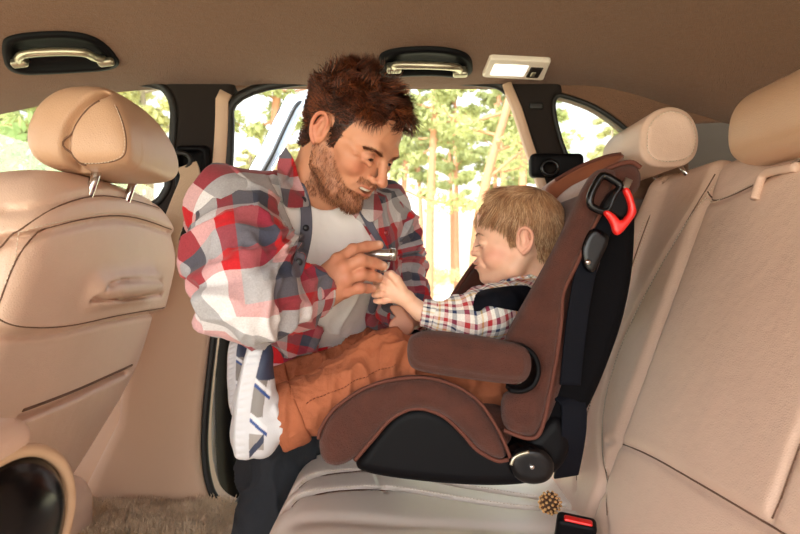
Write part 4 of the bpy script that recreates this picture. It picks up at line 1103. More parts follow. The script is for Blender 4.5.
# torso frame
tl = nrm(V3(.65, .73, .10)); tu = nrm(Nk-V3(-.10, 1.56, -.28)); tu = nrm(tu-tl*(tu@tl)); tf = np.cross(tl, tu); TR = np.array([tf, tl, tu])
RS, LS = V3(-.268, 1.00, .092), V3(-.045, 1.265, .105); RE, RW = V3(-.215, .868, -.052), P(315, 291, .995); LE, LW = P(393, 268, 1.36), P(408, 318, 1.19)
Cc = V3(-.150, 1.225, -.005); Ab = V3(-.125, 1.38, -.135); Hp = V3(-.11, 1.56, -.27)
def torso(f, g=0.0):
    f.u(ell(Cc, (.108+g, .165+g, .17+g), TR), .03); f.u(ell(Ab, (.100+g, .145+g, .15+g), TR), .05); f.u(ell(Hp, (.12+g, .165+g, .13+g), TR), .05)
    f.u(cap(Nk-V3(0, -.03, .035), RS, .052+g, .055+g), .04); f.u(cap(Nk-V3(0, -.03, .035), LS, .052+g, .055+g), .04)
RK, RA = V3(-.262, 1.30, -.40), V3(-.305, 1.17, -.79)
LK, LA = V3(-.12, 1.80, -.70), V3(-.18, 1.95, -1.13)
bf = Field((-.42, .76, -1.2), (.12, 2.05, .22), .009); torso(bf, -.012)
bf.chain([RS, RE, RW], [.048, .042, .027], .02); bf.chain([LS, LE, LW], [.048, .042, .027], .02); bf.chain([Hp, RK, RA], [.06, .042, .034], .03); bf.chain([Hp, LK, LA], [.06, .042, .034], .03)
bV, bF = bf.mesh(); bc = np.tile(np.array(hexc('D29574')), (len(bV), 1))
# right hand, back of it towards the camera; left hand half hidden behind the child's
hf = Field(P(300, 330, 1.0)-V3(.02, .06, .03), P(400, 235, 1.0)+V3(.03, .09, .02), .0013)
mcp = [P(338, 260, .985), P(343, 268, .976), P(346, 279, .978), P(347, 291, .988)]
for q, r in zip(mcp, (.0115, .0115, .011, .010)): hf.chain([P(321, 288, 1.0)*.6+RW*.4, q], [.022, r], .012)
hf.u(cap(RW-V3(.05, .05, 0), P(326, 289, 1.0), .029, .026), .015); hf.u(ell(P(334, 280, 1.0), (.026, .017, .030)), .012)
fing = [[mcp[0], P(353, 250, .998), P(367, 246.5, 1.012), P(379, 245, 1.020)], [mcp[1], P(361, 260, .982), P(374, 263, .998), P(383, 266, 1.008)],
        [mcp[2], P(361, 274, .984), P(372, 276, .998), P(379, 277.5, 1.008)], [mcp[3], P(360, 288, .994), P(368, 288.5, 1.006), P(373, 288.5, 1.014)]]
for g, rr in zip(fing, (.0092, .0094, .009, .008)):
    h2 = Field(hf.lo, hf.lo+(hf.n-1)*hf.h, hf.h); h2.chain(g, [rr*1.12, rr*1.05, rr*.95, rr*.82], .004); h2.u(ell(g[1], (rr*1.12,)*3), .003)
    a, b = hf.D, h2.D[:hf.n[0], :hf.n[1], :hf.n[2]]; kx = np.maximum(.0035-np.abs(a-b), 0)/.0035; hf.D = np.minimum(a, b)-kx*kx*.0035*.25
hf.chain([P(328, 298, 1.015), P(345, 290, 1.045), P(362, 274, 1.052), P(374, 264, 1.046)], [.017, .0125, .0105, .009], .008)
for q in mcp[:3]: hf.u(ell(q-V3(0, .003, 0), (.010, .008, .010)), .006)
for a, b in ((P(326, 285, .982), mcp[0]), (P(326, 288, .980), mcp[1]), (P(326, 291, .982), mcp[2])): hf.u(cap(a-V3(0, .004, 0), b-V3(0, .006, 0), .0028, .003), .006)
kV, kF = hf.mesh(); kV = relax(kV, kF, 1)
kc = np.tile(np.array(hexc('CE8E70')), (len(kV), 1))
for g in fing:
    for q in g[1:3]: kc = lerpc(kc, 'B8664C', .5*gs(kV, q-V3(0, .008, 0), (.006, .006, .006)))
    kc = lerpc(kc, 'F0C9B4', .9*gs(kV, g[3]-V3(-.002, .006, -.003), (.0045, .005, .004)))
for q in mcp: kc = lerpc(kc, 'BE6E54', .5*gs(kV, q-V3(0, .01, 0), (.008, .008, .008)))
for g, h_ in zip(fing[:-1], fing[1:]):      # shadowless crease tint between fingers is left to the light
    pass
lf = Field(P(392, 345, 1.15)-.03, P(420, 305, 1.15)+.05, .0018)
lf.chain([LW, P(404, 325, 1.14)], [.026, .020], .01); lf.u(ell(P(401, 326, 1.125), (.022, .020, .018)), .01)
for i, (a, b) in enumerate(((392, 318), (390, 323), (391, 329), (394, 334))): lf.chain([P(401, 322+3*i, 1.115), P(a+3, b, 1.10), P(a, b+1, 1.11)], [.009, .0085, .007], .003)
lf.chain([P(404, 318, 1.13), P(398, 311, 1.12), P(392, 308, 1.115)], [.011, .009, .008], .004)
lV, lF = lf.mesh(); lc = np.tile(np.array(hexc('CE8E70')), (len(lV), 1))
parts = [(bV, bF), (h2w(mV), mF), (kV, kF), (lV, lF)]
v, f_ = joinm(parts); mbody = mk('body', v, f_, M['skin'], man, col=np.concatenate([bc, mc, kc, lc]))
# eyes, teeth
def eye(par, c, r, look, xf):
    c = np.asarray(c, float); d = nrm(look)
    v, f_ = lathe_m([(-r, .0004)]+[(-r*math.cos(a), r*math.sin(a)) for a in np.linspace(.2, PI-.45, 10)]+[(r*.93, r*.35)], c, d, 24); o = mk('eyeball', xf(v), f_, M['eyew'], par)
    v, f_ = lathe_m([(r*.84, r*.58), (r*.95, r*.36), (r*.985, .0003)], c, d, 20); mk('iris', xf(v), f_, M['iris'], o)
for s in (1, -1): eye(man, (.0790, s*.031, -.0010), .0118, (1, -.12, -.10), h2w)
tv, tf_ = tube_m(cr([V3(.074, -.026, -.0600), V3(.088, -.015, -.0625), V3(.0945, 0, -.0630), V3(.088, .015, -.0625), V3(.074, .026, -.0600)], 6), .0030, 8, flat=1.7); mk('teeth', h2w(tv), tf_, M['teeth'], man)
# hair
rng = np.random.RandomState(11)
def mroots(mask, n):
    idx = np.flatnonzero(mask); idx = rng.choice(idx, n); return mV[idx]+rng.normal(0, .0006, (n, 3)), mN[idx]
def flowm(p):
    top = sstep(.045, .095, p[:, 2]); fr = sstep(-.02, .07, p[:, 0]); s = np.sign(p[:, 1]+1e-6)
    side = np.stack([-.55+0*top, .12*s, -.55+0*top], 1); tp = np.stack([.55+.6*fr, -.35+0*fr, .50-.75*fr*sstep(.10, .13, p[:, 0])], 1)
    return side*(1-top)[:, None]+tp*top[:, None]
def lenm(p):
    top = sstep(.03, .095, p[:, 2]); return .012+.032*top+.010*top*sstep(.02, .08, p[:, 0])
r_, n_ = mroots(smask, 9500)
hv, hf_, hc = strands(r_, n_, flowm, lenm, rng, .00085, 12, .75, 70, .50, ('2A120A', '45200F', '6A321B', '381A0D', '8E4C28'), 30, 1.15, hull=(np.array([-.018, 0, .036]), np.array([.1, .0795, .088])))
mk('hair', h2w(hv), hf_, M['hairm'], man, col=hc)
bm_ = (mb > .35) & (mV[:, 0] > -.02)
ki = np.flatnonzero(bm_ & ~((gs(mV, (.094, 0, -.064), (.016, .026, .012)) > .45))); idx = rng.choice(ki, 5200, p=mb[ki]/mb[ki].sum())
hv, hf_, hc = strands(mV[idx], mN[idx], lambda p: np.stack([.25+0*p[:, 0], 0*p[:, 0], -1+0*p[:, 0]], 1), lambda p: .0055+.003*sstep(-.07, -.11, p[:, 2]), rng, .00038, 5, .2, 50, .7, ('7A4429', '9C5F3C', '5E3320', 'B87B52'), 200, .5)
mk('beard', h2w(hv), hf_, M['hairm'], man, col=hc)
ev = []
for s in (1, -1):
    t = rng.uniform(0, 1, 420); base = np.array([np.interp(t, [0, .5, 1], [.098, .093, .076]), s*np.interp(t, [0, .5, 1], [.018, .034, .052]), np.interp(t, [0, .5, 1], [.0125, .0185, .0125])]).T+rng.normal(0, .0016, (420, 3))*[.3, 1, 1]
    ev.append(strands(base, np.tile([1., 0, 0], (420, 1)), lambda p: np.stack([.1+0*p[:, 0], s*.9+0*p[:, 0], .25+0*p[:, 0]], 1), lambda p: .0075+0*p[:, 0], rng, .00040, 5, 0, 1, .3, ('6A3A22', '7E4A2C'), 300, .2))
v, f_ = joinm([(a, b) for a, b, c in ev]); mk('eyebrows', h2w(v), f_, M['hairm'], man, col=np.concatenate([c for _, _, c in ev]))
# t-shirt, shirt, sleeves, jeans
M['tee'] = pbr('white_tshirt', 'F6F2F1', .85, (('n', 14, .35, .012), ('n', 800, .3, .0006)), .02, 10, sheen=.2)
def wr(V, sc, amp, seed, st=(1, 1, 1)):
    W = V+np.stack([vnoise(V*sc*.7, seed+20), vnoise(V*sc*.7, seed+21), vnoise(V*sc*.7, seed+22)], 1)*.55/sc
    n1 = vnoise(W*sc*np.array(st), seed); n2 = vnoise(W*sc*2.1*np.array(st), seed+9)
    return amp*((1-np.abs(n1))**4*2.0-.6+.7*(1-np.abs(n2))**4)
tf2 = Field((-.40, .95, -.42), (.12, 1.75, .20), .005); torso(tf2, -.001)
tf2.sub(cap(Nk+V3(.006, -.02, .02), Nk+V3(.03, -.06, .10), .062, .085), .006)
tee_o = fmk('t_shirt', tf2, M['tee'], man, disp=lambda V: wr(V, 9, .004, 4, (1.2, 1, .6)))
def pl_hit(px, py, off=.112):
    o = Cc+tf*off; d = V3((px-400)/F, 1, (267-py)/F); t = (o@tf)/(d@tf); return d*t
def lu(px, py):
    q = pl_hit(px, py)-Cc; return (q@tl, q@tu)
wedge = [lu(*q) for q in ((306, 150), (304, 186), (309, 206), (311, 235), (308, 262), (310, 300), (322, 330), (330, 362), (338, 430), (372, 430), (372, 350), (376, 300), (387, 252), (376, 228), (360, 206), (350, 186), (352, 150))]
plaidM = [(0, 'D8D3D4'), (.17, '48464F'), (.34, 'CFCACC'), (.46, 'C02026'), (.62, '2B3550'), (.74, '6E6A74'), (.88, 'B81E26')]
plaidF = [(0, 'DEDADA'), (.20, '4A4852'), (.38, 'D6D0D2'), (.52, 'C4242A'), (.68, '5C5A66'), (.84, 'C8282C')]
M['plaid'] = plaid('plaid_cotton', plaidM, plaidF, .185)
def tuv(V):
    q = (V-Cc)@TR.T; a = np.arctan2(q[:, 1], q[:, 0]); return np.stack([a*.155+.06, q[:, 2]+.05], 1)
sf = Field((-.42, .93, -.46), (.14, 1.78, .22), .004); torso(sf, .013)
for a, b in ((300, 150), ): pass
wp = wedge; pw = np.array(wp)
def cutw(X, Y, Z):
    q = [X-Cc[0], Y-Cc[1], Z-Cc[2]]; ff = sum(q[i]*tf[i] for i in range(3)); ll = sum(q[i]*tl[i] for i in range(3)); uu = sum(q[i]*tu[i] for i in range(3))
    return np.maximum(poly_sd(ll, uu, pw), -ff)
sf.sub((cutw, np.array(sf.lo), sf.lo+sf.n*sf.h), .006)
sf.sub(cap(Nk+V3(.0, -.02, .0), Nk+V3(.02, -.06, .12), .070, .085), .006)
# back yoke / shoulder volume so the cloth drapes over the near shoulder
shirt_o = fmk('shirt_body', sf, M['plaid'], man, uv=tuv, disp=lambda V: wr(V, 11, .006, 14))
def limb_uv(A, B, C_, off=0.0, rr=.066):
    d1, d2 = nrm(B-A), nrm(C_-B); L1 = np.linalg.norm(B-A); n = nrm(np.cross(d1, d2)); bis = nrm(d1+d2); cd = V3(0, -1, 0)
    p0 = math.atan2(cd@n, cd@np.cross(n, d1))
    def fn(V):
        sb = (V-B)@bis; m = sb < 0; out = []
        for a, d in ((A, d1), (B, d2)):
            t = (V-a)@d; r = V-a-t[:, None]*d; e1 = np.cross(n, d); out.append((t, ((np.arctan2(r@n, r@e1)-p0+PI) % (2*PI)-PI)*rr))
        dl = np.maximum(-sb/(d1@bis), 0); t1 = out[0][0]+(L1-out[0][0]-dl)*np.exp(-dl/.055)
        sg = np.maximum(sb/(d2@bis), 0); t2 = L1+out[1][0]-(out[1][0]-sg)*np.exp(-sg/.055)
        return np.stack([np.where(m, out[0][1], out[1][1])+off, np.where(m, t1, t2)+off], 1)
    return fn
def sleeve(name, A, B, C_, r, cuff, par, m, seed, amp=.010, uvf=None, h=.0035, cuffname='cuff', end=.9):
    d = nrm(C_-B); Ce = C_-d*.030
    f = Field(np.min([A, B, C_], 0)-.12, np.max([A, B, C_], 0)+.12, h)
    f.chain([A, B, Ce], [r[0], r[1], r[2]], .03)
    f.u(ell((A+B)/2, (r[0]*1.0,)*3), .05)
    L1 = np.linalg.norm(B-A)
    uvf = uvf or limb_uv(A, B, C_)
    def disp(V):
        u = uvf(V); t = u[:, 1]; ang = u[:, 0]/.066
        k = np.exp(-((t-L1)/.07)**2)
        rg = np.sin(t*150+2.2*np.sin(ang*1.0)+seed+3*vnoise(V*12, seed))
        return wr(V, 13, amp*.8, seed)+amp*.42*rg*(.25+k)
    o = fmk(name, f, m, par, uv=uvf, disp=disp, it=2)
    f = Field(C_-.10, C_+.10, .0028); f.u(cap(Ce-d*.012, C_, cuff*1.03, cuff))
    q1 = C_+d*.6
    f.sub(cap(C_-d*.014, q1, cuff*.86, cuff*.9), .002)
    def cutend(X, Y, Z): return -((X-C_[0])*d[0]+(Y-C_[1])*d[1]+(Z-C_[2])*d[2])+0.0
    f.sub((cutend, C_-.1, C_+.1), .003); 
    def cutst(X, Y, Z): return ((X-C_[0])*d[0]+(Y-C_[1])*d[1]+(Z-C_[2])*d[2])+.050
    f.sub((cutst, C_-.1, C_+.1), .003)
    fmk(cuffname, f, m, o, uv=lambda V: uvf(V)+[.03, .02]); return o
slv_o = sleeve('sleeve', RS+V3(.0, .01, -.004), RE, RW, (.068, .054, .045), .044, man, M['plaid'], 2)
sleeve('sleeve', LS+V3(.0, .0, -.01), LE, LW, (.066, .058, .044), .040, man, M['plaid'], 5)
# collar leaves, placket strips with buttons
M['chamb'] = pbr('grey_blue_chambray', '666675', .85, (('n', 700, .5, .001), ('n', 30, .3, .004)), .1, 40)
def cloth_strip(name, pts, w, th, side, m, uvm=True, par=man):
    v, f_ = band_m(pts, w, th, side); q = (v-Cc)@TR.T
    return mk(name, v, f_, m, par, uv=np.stack([q[:, 1]*1.0+.1, q[:, 2]+.03], 1))
def surf(px, py, off): return pl_hit(px, py, off)
bpy.context.view_layer.update()
tgt = [shirt_o, slv_o, mbody, tee_o]
duv = lambda V: np.stack([V[:, 0]*1.05+.28, V[:, 2]*1.05+.30], 1)
drape('placket', cr([(294, 184), (300, 205), (300, 232), (293, 262), (292, 275), (300, 277), (306, 262), (312, 234), (311, 206), (305, 186), (300, 182)], 4), tgt, .006, M['chamb'], man, .0012)
drape('placket', cr([(352, 200), (366, 226), (380, 252), (372, 290), (368, 310), (375, 312), (381, 290), (388, 254), (378, 232), (362, 204)], 4), [shirt_o, tee_o], .005, M['chamb'], man, .0012)
drape('collar', cr([(286, 147), (294, 160), (299, 178), (309, 203), (303, 207), (286, 207), (281, 190), (277, 172), (279, 156)], 4), tgt, .012, M['plaid'], man, .0018, uvf=lambda V: duv(V)+[.075, .005], blur=14)
drape('collar', cr([(354, 186), (362, 176), (372, 182), (382, 206), (381, 216), (370, 222), (362, 214), (356, 202)], 4), [shirt_o, tee_o], .010, M['plaid'], man, .0018, uvf=lambda V: duv(V)+[.04, .0], blur=14)
btm = pbr('dark_button', '23222A', .35); btr = pbr('red_button', '8E2A2E', .35)
for px, py, Y, m_ in ((303, 200, 0, btm), (306, 228, 0, btm), (299, 262, 0, btm), (386, 233, 0, btr)):
    from mathutils.bvhtree import BVHTree
    Y = min([h_[0].y for h_ in [BVHTree.FromPolygons([(v_.co+parent_loc(o_))[:] for v_ in o_.data.vertices], [p_.vertices[:] for p_ in o_.data.polygons]).ray_cast(Vector((0, 0, 0)), Vector(P(px, py, 1.0))) for o_ in man.children if o_.name.split('.')[0] in ('placket', 'shirt_body', 'sleeve')] if h_[0] is not None])-.0015
    v, f_ = lathe_m([(-.0025, .0005), (-.0022, .0042), (-.0006, .0058), (.002, .0055)], P(px, py, Y), (-.3, .9, .1), 18); mk('button', v, f_, m_, man)
# shirt tail hanging below the near forearm
M['denim'] = pbr('dark_denim', '24282F', .85, (('n', 900, .6, .0008), ('n', 16, .5, .010)), .25, 30)
q = [(262, 345), (300, 342), (332, 338), (338, 362), (330, 392), (300, 400), (270, 392), (256, 380)]
o, _ = slabp('shirt_tail', q, 1.235, 1.27, .015, M['plaid'], .004, par=man, at=1.25); 
me = o.data; l = np.empty(len(me.loops), np.int32); me.loops.foreach_get('vertex_index', l); cc_ = np.empty(len(me.vertices)*3, f32); me.vertices.foreach_get('co', cc_); cc_ = cc_.reshape(-1, 3)
me.uv_layers.new(name='UVMap').data.foreach_set('uv', np.stack([cc_[:, 0]*.8+.3, cc_[:, 2]*.8+.25], 1)[l].astype(f32).ravel())
jf = Field((-.40, 1.05, -.86), (.06, 1.72, -.18), .005); jf.u(ell(Hp+V3(0, .02, -.06), (.13, .175, .12), TR)); jf.chain([Hp+V3(-.01, 0, -.02), RK, RA], [.095, .062, .060], .04)
fmk('jeans', jf, M['denim'], man, disp=lambda V: wr(V, 14, .006, 31))
jf = Field((-.32, 1.5, -1.2), (.06, 2.1, -.18), .009); jf.chain([Hp+V3(.02, .06, -.06), LK, LA], [.10, .068, .055], .04); fmk('jeans_leg', jf, M['denim'], man)
M['bootm'] = pbr('brown_shoe', '3A2A22', .5)
for A in (RA, LA):
    zb = -.79 if A is RA else -GZ; f = Field(A+V3(-.20, -.10, -.12), A+V3(.12, .10, .06), .005); A2 = A.copy(); A2[2] = zb+.02 if A is LA else -.775
    f.u(cap(A2+V3(.03, 0, .018), A2+V3(-.14, -.01, .012), .036, .030)); f.u(cap(A2+V3(.02, 0, .03), A2+V3(.01, 0, .07), .040), .03); fmk('shoe', f, M['bootm'], man)
# the little silver toy in his fingers
ty = thing('toy', 'small silver metal cylinder toy held up in the fingertips of the man', 'toy', P(380, 262, 1.03))
lathe('barrel', [(-.046, .001), (-.045, .0072), (-.012, .0078), (-.010, .0092), (.0, .0096), (.002, .0088), (.016, .0096), (.0185, .0102), (.024, .0102), (.025, .0088), (.022, .0005)], P(381, 254.5, 1.032), (1, -.04, .0), M['silver'], ty, 32)
lathe('rim', [(0, .0104), (.002, .0108), (.004, .0104)], P(390, 254.3, 1.031), (1, -.04, 0), M['chrome'], ty, 32)
lathe('clip_ring', [(-.003, .0035), (0, .0048), (.003, .0035)], P(387, 265, 1.032), (0, 1, .1), M['chrome'], ty, 20)
tube('hook', np.array([P(389, 262, 1.03), P(388, 267, 1.03), P(385, 271, 1.031), P(380, 272, 1.032)]), .0022, M['silver'], ty)
# ------------------------------------------------------------ the child
def kid_head():
    f = Field((-.10, -.085, -.13), (.105, .085, .115), .0015)
    f.u(ell((-.012, 0, .030), (.082, .068, .073)))
    f.u(ell((.024, 0, .026), (.054, .057, .058)), .02)
    f.u(ell((.026, 0, -.026), (.047, .048, .052)), .02)
    for s in (1, -1):
        f.chain([V3(-.008, s*.046, -.030), V3(.012, s*.040, -.055), V3(.046, s*.016, -.072)], [.016, .016, .013], .018)
        f.u(ell((.044, s*.031, -.034), (.024, .022, .021)), .014)
        f.sub(ell((.082, s*.025, -.004), (.010, .014, .009)), .009)
        f.u(ell((.0655, s*.026, -.004), (.0115, .0125, .0105)), .003)
        f.sub(ell((.0775, s*.0275, -.0075), (.005, .009, .0009)), .0008)
    f.u(ell((.061, 0, -.072), (.015, .016, .013)), .012); f.u(ell((.064, 0, -.046), (.019, .024, .019)), .012)
    f.chain([V3(.074, 0, .004), V3(.078, 0, -.008), V3(.082, 0, -.020)], [.006, .0055, .0066], .007); f.u(ell((.0835, 0, -.0225), (.0075, .0075, .0065)), .004)
    for s in (1, -1):
        f.u(ell((.077, s*.0085, -.0245), (.007, .005, .0052)), .004); f.sub(ell((.080, s*.0045, -.0285), (.0035, .0022, .0022)), .0015)
        f.groove(cr([V3(.083, s*.012, -.026), V3(.072, s*.021, -.036), V3(.064, s*.026, -.047)], 5), .004, .0045)
    f.sub(ell((.084, 0, -.0455), (.014, .019, .0024)), .002)
    up = cr([V3(.063, -.022, -.0405), V3(.079, -.011, -.0430), V3(.0845, 0, -.0415), V3(.079, .011, -.0430), V3(.063, .022, -.0405)], 5); f.chain(up, [.0028]*len(up), .004, .001)
    lo = cr([V3(.063, -.021, -.0425), V3(.077, -.011, -.0500), V3(.0815, 0, -.0510), V3(.077, .011, -.0500), V3(.063, .021, -.0425)], 5); f.chain(lo, [.0032]*len(lo), .004, .001)
    for s in (1, -1):
        e = V3(-.006, s*.066, -.006); f.u(ell(e+V3(0, s*.001, 0), (.0155, .006, .0255)), .006); f.sub(ell(e+V3(.003, s*.0075, .003), (.0085, .005, .0145)), .003)
        rim = cr([e+V3(.008, s*.003, -.001), e+V3(.010, s*.006, .015), e+V3(.0, s*.010, .0245), e+V3(-.012, s*.011, .018), e+V3(-.015, s*.010, .003), e+V3(-.009, s*.007, -.013), e+V3(.002, s*.004, -.023)], 5)
        f.chain(rim, list(np.interp(np.linspace(0, 1, len(rim)), [0, .3, .7, 1], [.0024, .0030, .0030, .0046])), .002, .001)
        f.chain([e+V3(-.005, s*.005, .011), e+V3(-.007, s*.006, .0), e+V3(-.003, s*.005, -.009)], [.0024, .0028, .0024], .003)
        f.u(ell(e+V3(.0105, s*.002, -.003), (.0034, .0034, .005)), .003)
    return f
KM = rot(3, -4, True); KS = .95; KMc = P(524, 241, 1.10)-KS*(V3(-.006, .068, -.006)@KM)
def k2w(v): return KMc+KS*np.asarray(v)@KM
def w2k(p): return (np.asarray(p)-KMc)@KM.T/KS
KN = P(536, 288, 1.165)
kh = kid_head(); kn = w2k(KN); kh.chain([V3(-.030, 0, -.030), kn*.7+V3(-.02, 0, -.02)*.3], [.042, .040], .02)
cV, cF = kh.mesh(); cV = relax(cV, cF, 1); cN = normals(cV, cF)
def kidcol(V):
    c = np.tile(np.array(hexc('F0BFA2')), (len(V), 1)); ay = np.abs(V[:, 1]); VV = np.stack([V[:, 0], ay, V[:, 2]], 1)
    c = lerpc(c, 'E8937C', .65*gs(VV, (.045, .045, -.030), (.026, .022, .018))); c = lerpc(c, 'E89A84', .6*gs(V, (.09, 0, -.022), (.010, .010, .008)))
    c = lerpc(c, 'E08C78', .5*sstep(.066, .074, ay)*(V[:, 0] < .012)*(V[:, 2] > -.035))
    c = lerpc(c, 'CF6A62', .85*np.clip(gs(V, (.083, 0, -.0415), (.012, .018, .0026))+gs(V, (.080, 0, -.0510), (.012, .017, .0032)), 0, 1))
    for s in (1, -1):
        c = lerpc(c, '5A3426', 1.0*gs(V, (.078, s*.0275, -.0080), (.012, .0105, .0016))); c = lerpc(c, 'D89A80', .4*gs(V, (.078, s*.026, .002), (.01, .012, .004)))
    return c
kc2 = kidcol(cV)
hk = ([-.11, -.055, -.034, -.026, -.016, .003, .009, .018, .024, .040, .058, .085], [-.052, -.052, -.040, .000, .026, .028, -.012, -.016, .012, .036, .048, .056])
km = scalp_mask(cV, 1, hk) & (np.abs(cV[:, 1]) < .0675)
kc2[km] = np.array(hexc('A86F48'))
kid = thing('person', 'small fair-haired child in a checked shirt and orange trousers sitting in the car seat', 'person', P(470, 385, 1.165))
KSn, KE, KW = P(512, 303, 1.085), P(468, 321, 1.035), P(421, 312, 1.040); KSf, KEf, KWf = P(514, 303, 1.245), P(462, 318, 1.275), P(420, 322, 1.22)
KF = rot(-22, 0, True)
Kc_, Kb_ = P(520, 328, 1.165), P(497, 372, 1.165)
kb = Field((-.26, .93, -.34), (.33, 1.36, .02), .004)
def ktorso(f, g=0.): f.u(ell(Kc_, (.062+g, .088+g, .095+g), KF), .03); f.u(ell(Kb_, (.068+g, .085+g, .075+g), KF), .03); f.u(cap(KN-V3(0, 0, .025), KSn, .030+g, .030+g), .02); f.u(cap(KN-V3(0, 0, .025), KSf, .030+g, .030+g), .02)
ktorso(kb, -.006); kb.chain([KSn, KE, KW], [.028, .022, .016], .01); kb.chain([KSf, KEf, KWf], [.028, .022, .016], .01)
KH, KK, KA = P(478, 384, 1.10), P(392, 368, 1.065), P(292, 413, 1.02); KHf, KKf, KAf = P(478, 384, 1.22), P(372, 362, 1.24), P(286, 388, 1.215)
kb.chain([KH, KK, KA], [.045, .034, .026], .02); kb.chain([KHf, KKf, KAf], [.045, .034, .026], .02)
kbV, kbF = kb.mesh()
# near hand reaching for the toy
kf = Field(P(366, 322, 1.04)-V3(0, .05, 0), P(432, 262, 1.04)+V3(0, .05, 0), .0010)
kf.chain([KW, P(408, 301, 1.042)], [.0165, .0135], .006)
km_ = [P(391, 283, 1.036), P(389, 288, 1.034), P(389.5, 293.5, 1.035), P(392, 299, 1.040)]
for q, r in zip(km_, (.0075, .0075, .0075, .007)): kf.chain([P(406, 298, 1.040), q], [.0115, r], .006)
kfi = [[km_[0], P(384, 279.5, 1.034), P(379, 281, 1.040), P(375.5, 283, 1.046)], [km_[1], P(382, 286.5, 1.030), P(377, 287.5, 1.036), P(373.5, 288.5, 1.042)],
       [km_[2], P(382.5, 294, 1.030), P(377, 294.5, 1.036), P(374, 295, 1.042)], [km_[3], P(384, 301, 1.034), P(379, 301.5, 1.038), P(375.5, 301, 1.044)]]
for g, rr in zip(kfi, (.0056, .0057, .0055, .005)):
    h2 = Field(kf.lo, kf.lo+(kf.n-1)*kf.h, kf.h); h2.chain(g, [rr*1.15, rr*1.05, rr*.98, rr*.85], .002)
    a, b = kf.D, h2.D[:kf.n[0], :kf.n[1], :kf.n[2]]; kx = np.maximum(.002-np.abs(a-b), 0)/.002; kf.D = np.minimum(a, b)-kx*kx*.002*.25
kf.chain([P(402, 289, 1.034), P(397, 280, 1.028), P(391, 274.5, 1.028), P(387, 274, 1.032)], [.0088, .0072, .0064, .0054], .004)
kfV, kfF = kf.mesh(); kfV = relax(kfV, kfF, 1); kfc = np.tile(np.array(hexc('F0BFA2')), (len(kfV), 1))
for g in kfi:
    kfc = lerpc(kfc, 'E39C84', .5*gs(kfV, g[1]-V3(0, .004, 0), (.005, .005, .004))); kfc = lerpc(kfc, 'E89A88', .5*gs(kfV, g[3], (.005, .006, .005)))
# far hand
ff = Field(KWf-.06, KWf+.06, .0015); ff.chain([KWf, KWf+V3(-.022, -.008, .004)], [.016, .014]); 
for k_ in range(4): ff.chain([KWf+V3(-.024, -.008, .010-.007*k_), KWf+V3(-.040, -.014, .011-.008*k_), KWf+V3(-.050, -.020, .006-.007*k_)], [.0062, .0058, .005], .0015)
ff.chain([KWf+V3(-.014, -.018, .006), KWf+V3(-.03, -.026, .010)], [.0075, .0058], .003); ffV, ffF = ff.mesh()
v, f_ = joinm([(kbV, kbF), (k2w(cV), cF), (kfV, kfF), (ffV, ffF)])
sk = np.array(hexc('F0BFA2')); mk('body', v, f_, M['skin'], kid, col=np.concatenate([np.tile(sk, (len(kbV), 1)), kc2, kfc, np.tile(sk, (len(ffV), 1))]))
rng = np.random.RandomState(5)
def kroots(mask, n):
    idx = rng.choice(np.flatnonzero(mask), n); return cV[idx]+rng.normal(0, .0006, (n, 3)), cN[idx]
def kflow(p):
    x, y, z = p.T; s = np.sign(y+1e-6); top = sstep(.055, .10, z); back = sstep(-.02, -.07, x)
    side = np.stack([.25-.40*back, .05*s, -1+0*x], 1); tp = np.stack([1.0-.9*back, .30+0*x*s, -.18-.5*sstep(.03, .08, x)-.5*back], 1)
    return side*(1-top)[:, None]+tp*top[:, None]
def klen(p):
    x, y, z = p.T; return .010+.026*sstep(-.02, .07, z)-.003*sstep(.045, .08, x)
r_, n_ = kroots(km, 15000)
hv, hf_, hc = strands(r_, n_, kflow, klen, rng, .00050, 9, .12, 40, .12, ('BE8A60', 'DDB086', '98684A', 'EAC8A0', 'AE7C56'), 30, .45, hull=(np.array([-.010, 0, .029]), np.array([.0865, .0700, .0745])))
mk('hair', k2w(hv), hf_, M['hairm'], kid, col=hc)
el = []
for s in (1, -1):
    t = rng.uniform(0, 1, 60); base = np.array([np.interp(t, [0, .5, 1], [.0775, .0770, .071]), s*np.interp(t, [0, .5, 1], [.019, .028, .036]), -.0082+0*t]).T
    el.append(strands(base, np.tile([1., 0, -.2], (60, 1)), lambda p: np.stack([.9+0*p[:, 0], s*.25+0*p[:, 0], -.35+0*p[:, 0]], 1), lambda p: .0055+0*p[:, 0], rng, .00028, 5, 0, 1, .5, ('4A2E20', '5A3A28'), 300, .1))
    t = rng.uniform(0, 1, 160); base = np.array([np.interp(t, [0, .5, 1], [.0785, .076, .067]), s*np.interp(t, [0, .5, 1], [.010, .024, .038]), np.interp(t, [0, .5, 1], [.0115, .0150, .010])]).T+rng.normal(0, .0007, (160, 3))
    el.append(strands(base, np.tile([1., 0, 0], (160, 1)), lambda p: np.stack([.05+0*p[:, 0], s*.9+0*p[:, 0], .1+0*p[:, 0]], 1), lambda p: .005+0*p[:, 0], rng, .00025, 4, 0, 1, .2, ('B88058', 'A87048'), 300, .1))
v, f_ = joinm([(a, b) for a, b, c in el]); mk('eyelashes', k2w(v), f_, M['hairm'], kid, col=np.concatenate([c for _, _, c in el]))
